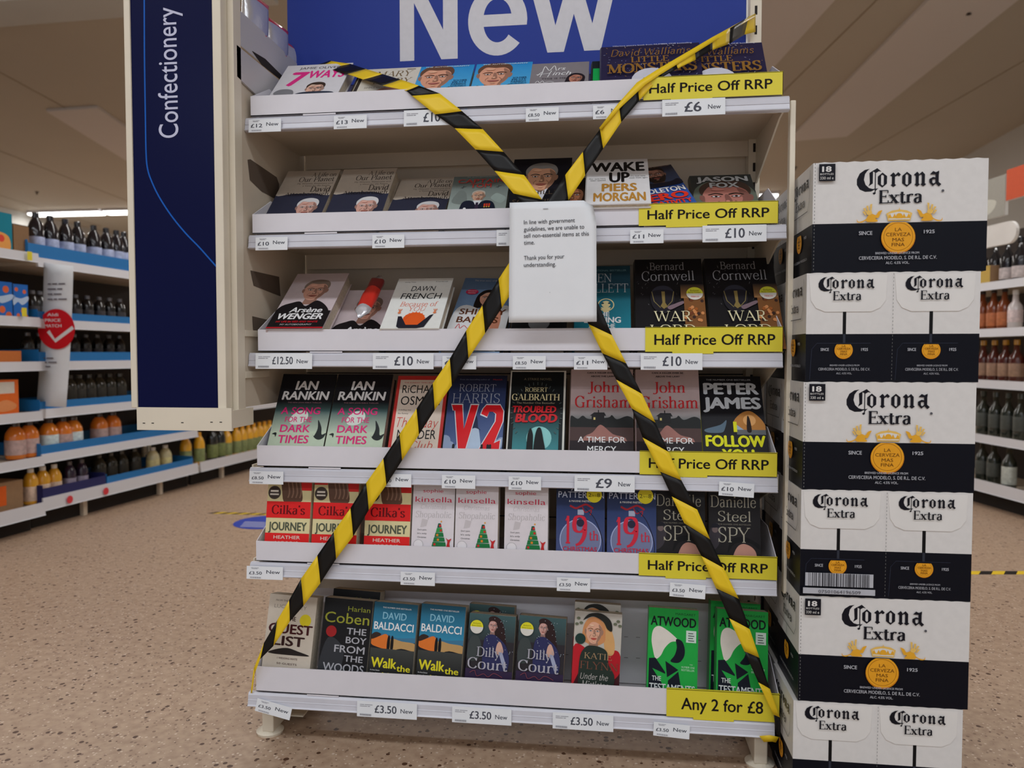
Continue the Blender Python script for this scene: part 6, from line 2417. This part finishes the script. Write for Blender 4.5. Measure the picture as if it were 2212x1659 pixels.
# ---------------- right-hand run of spirits
RR = Run(onZ(2212, 1087, .10), onZ(2112, 1060, .10))
RR.n = -RR.n
RRf = Run(onZ(2112, 1060, .10), onZ(2212, 1087, .10))     # s runs towards the camera, d inwards to the right
ZR = [.10, .405, .745, 1.06, 1.345]
bay(RRf, 'shelving_bay', 'shelving bay of dark spirit bottles at the right edge behind the beer boxes', -.95, 1.25, ZR, 1.78)
row_at(RRf, DKW, [(2122+27*k, 580) for k in range(4)], ZR[4], .09, 'dark spirit bottle with white label, %s from the left on the top right shelf', None, name='spirit_bottle')
row_at(RRf, AMB, [(2122, 700), (2146, 700), (2169, 700)], ZR[3], .09, 'amber spirit bottle, %s from the left on the second right shelf', None, name='spirit_bottle')
row_at(RRf, (.040, .24, (190, 184, 184), (206, 206, 206), (196, 180, 180), .2, .5, 'neck'), [(2193, 690)], ZR[3], .07, 'white spirit bottle at the right edge on the second right shelf', None, name='spirit_bottle')
row_at(RRf, RUM, [(2124+24*k, 800) for k in range(4)], ZR[2], .09, 'red-brown rum bottle with gold cap, %s from the left on the third right shelf', None, name='spirit_bottle')
row_at(RRf, WIN, [(2124+27*k, 900) for k in range(4)], ZR[1], .10, 'dark bottle with grey label, %s from the left on the fourth right shelf', None, name='spirit_bottle')
row_at(RRf, WIN, [(2122+25*k, 1010) for k in range(2)], ZR[0], .10, 'dark green bottle, %s from the left on the lowest right shelf', None, name='spirit_bottle')
row_at(RRf, (.040, .28, (34, 40, 34), (60, 66, 60), (170, 176, 170), .12, .5, 'neck'), [(2180, 1015)], ZR[0], .08, 'dark green bottle with white label on the lowest right shelf', None, name='spirit_bottle')
s, _ = RRf.px(2129, 600, .03)
carton(RRf, s-.06, .03, ZR[4], .10, .12, .08, 'small gold gift box at the left of the top right shelf', lambda P: P.rect(0, 0, 1, 1, C(190, 160, 80)))

# boards above the right shelving
sa, za = RRf.px(2118, 545)
sb, zb_ = RRf.px(2172, 420)
sc, zc = RRf.px(2215, 400)


def board(label, s0, s1, z0, z1, draw, d=.0, name='sign_board', t=.02, roundc=False):
    o = empty(name, label, 'sign', RRf.at(s0, d, z0), (0, 0, RRf.ang))
    w, h = s1-s0, z1-z0
    q = MB()
    if roundc:
        pts = []
        for cx, cz, a0 in ((w-h/2, h/2, -90), (h/2, h/2, 90)):
            pts += [(cx+h/2*cos(radians(a0+k*15)), cz+h/2*sin(radians(a0+k*15))) for k in range(13)]
        q.v += [(x, 0, z) for x, z in pts]+[(x, t, z) for x, z in pts]
        n = len(pts)
        q.f += [tuple(range(n)), tuple(range(2*n-1, n-1, -1))]+[(i, (i+1) % n, n+(i+1) % n, n+i) for i in range(n)]
        q.m += [q.slot(M['boxw'])]*len(q.f)
    else:
        q.box((0, 0, 0), (w, t, h), M['boxw'])
    q.obj('panel', o)
    P = Print(w, h)
    draw(P)
    P.build('art', 'picture', o, M['matt'], loc=(0, -.0006, 0))
    return o


def d_photo(P):
    P.rect(0, 0, 1, 1, C(150, 148, 140))
    P.blob([(.1, .5), (.3, .8), (.6, .6), (.5, .3), (.2, .3)], C(100, 106, 96))
    P.blob([(.5, .2), (.7, .5), (.9, .4), (.8, .1)], C(186, 186, 176))


board('grey picture board above the right shelving', sa-.55, RRf.px(2171, 440)[0], 1.78, 2.02, d_photo)
board('orange-red picture board at the right edge above the shelving', RRf.px(2173, 440)[0], sc+.35, 1.86, 2.04, lambda P: P.rect(0, 0, 1, 1, C(190, 88, 62)))
board('rounded white sign bar below the picture boards at the right', sa-.4, RRf.px(2206, 500)[0], 1.60, 1.73, lambda P: None, d=-.03, roundc=True)

# ================================================================ THINGS ON THE FLOOR
def floor_tape(label, A, B, w, n):
    d = (B-A)
    L = d.length
    g = d.normalized()
    nn = Vector((-g.y, g.x, 0))
    q = MB()
    for i in range(n):
        a, b = A+g*(L*i/n), A+g*(L*(i+1)/n)
        sk = g*w*.8
        q.poly([a+Vector((0, 0, .0008)), b+Vector((0, 0, .0008)), b+nn*w+sk+Vector((0, 0, .0008)), a+nn*w+sk+Vector((0, 0, .0008))], M['tape_y'] if i % 2 else M['tape_k'])
    o = link('floor_tape', q.mesh('floor_tape', fix=False))
    sd = o.modifiers.new('thick', 'SOLIDIFY')
    sd.thickness = .0006
    return tag(o, label, 'tape')


A = onZ(447, 1109, 0)
B = onZ(575, 1113, 0)
floor_tape('thin yellow and black floor tape at the left behind the books', A, A+(B-A)*2.2, .045, 22)
A = onZ(2060, 1241, 0)
B = onZ(2212, 1241, 0)
floor_tape('thin yellow and black floor tape at the right beside the beer boxes', A, A+(B-A)*1.6, .05, 9)
c = (onZ(516, 1128, 0)+onZ(632, 1128, 0))*.5
q = MB()
q.lathe([(.175, 0), (.175, .0008)], M.get('fblue') or mat('floor_blue', C(30, 60, 160), .4), 40)
o = empty('floor_sticker', 'round blue floor sticker with white lines at the left', 'sticker', (c.x, c.y, .0004))
q.obj('disc', o)
P = Print(1, 1)
for k in range(4):
    P.rect(-.12+.01*k, -.02-.035*k, .05, -.012-.035*k, WHT, True)
P.ell(.03, .05, .06, .06, WHT, n=20)
P.build('let', 'white_print', o, M['matt'], loc=(0, 0, .001), rot=(radians(-90), 0, 0))

bpy.data.objects.remove(FO)
bpy.data.curves.remove(FC)
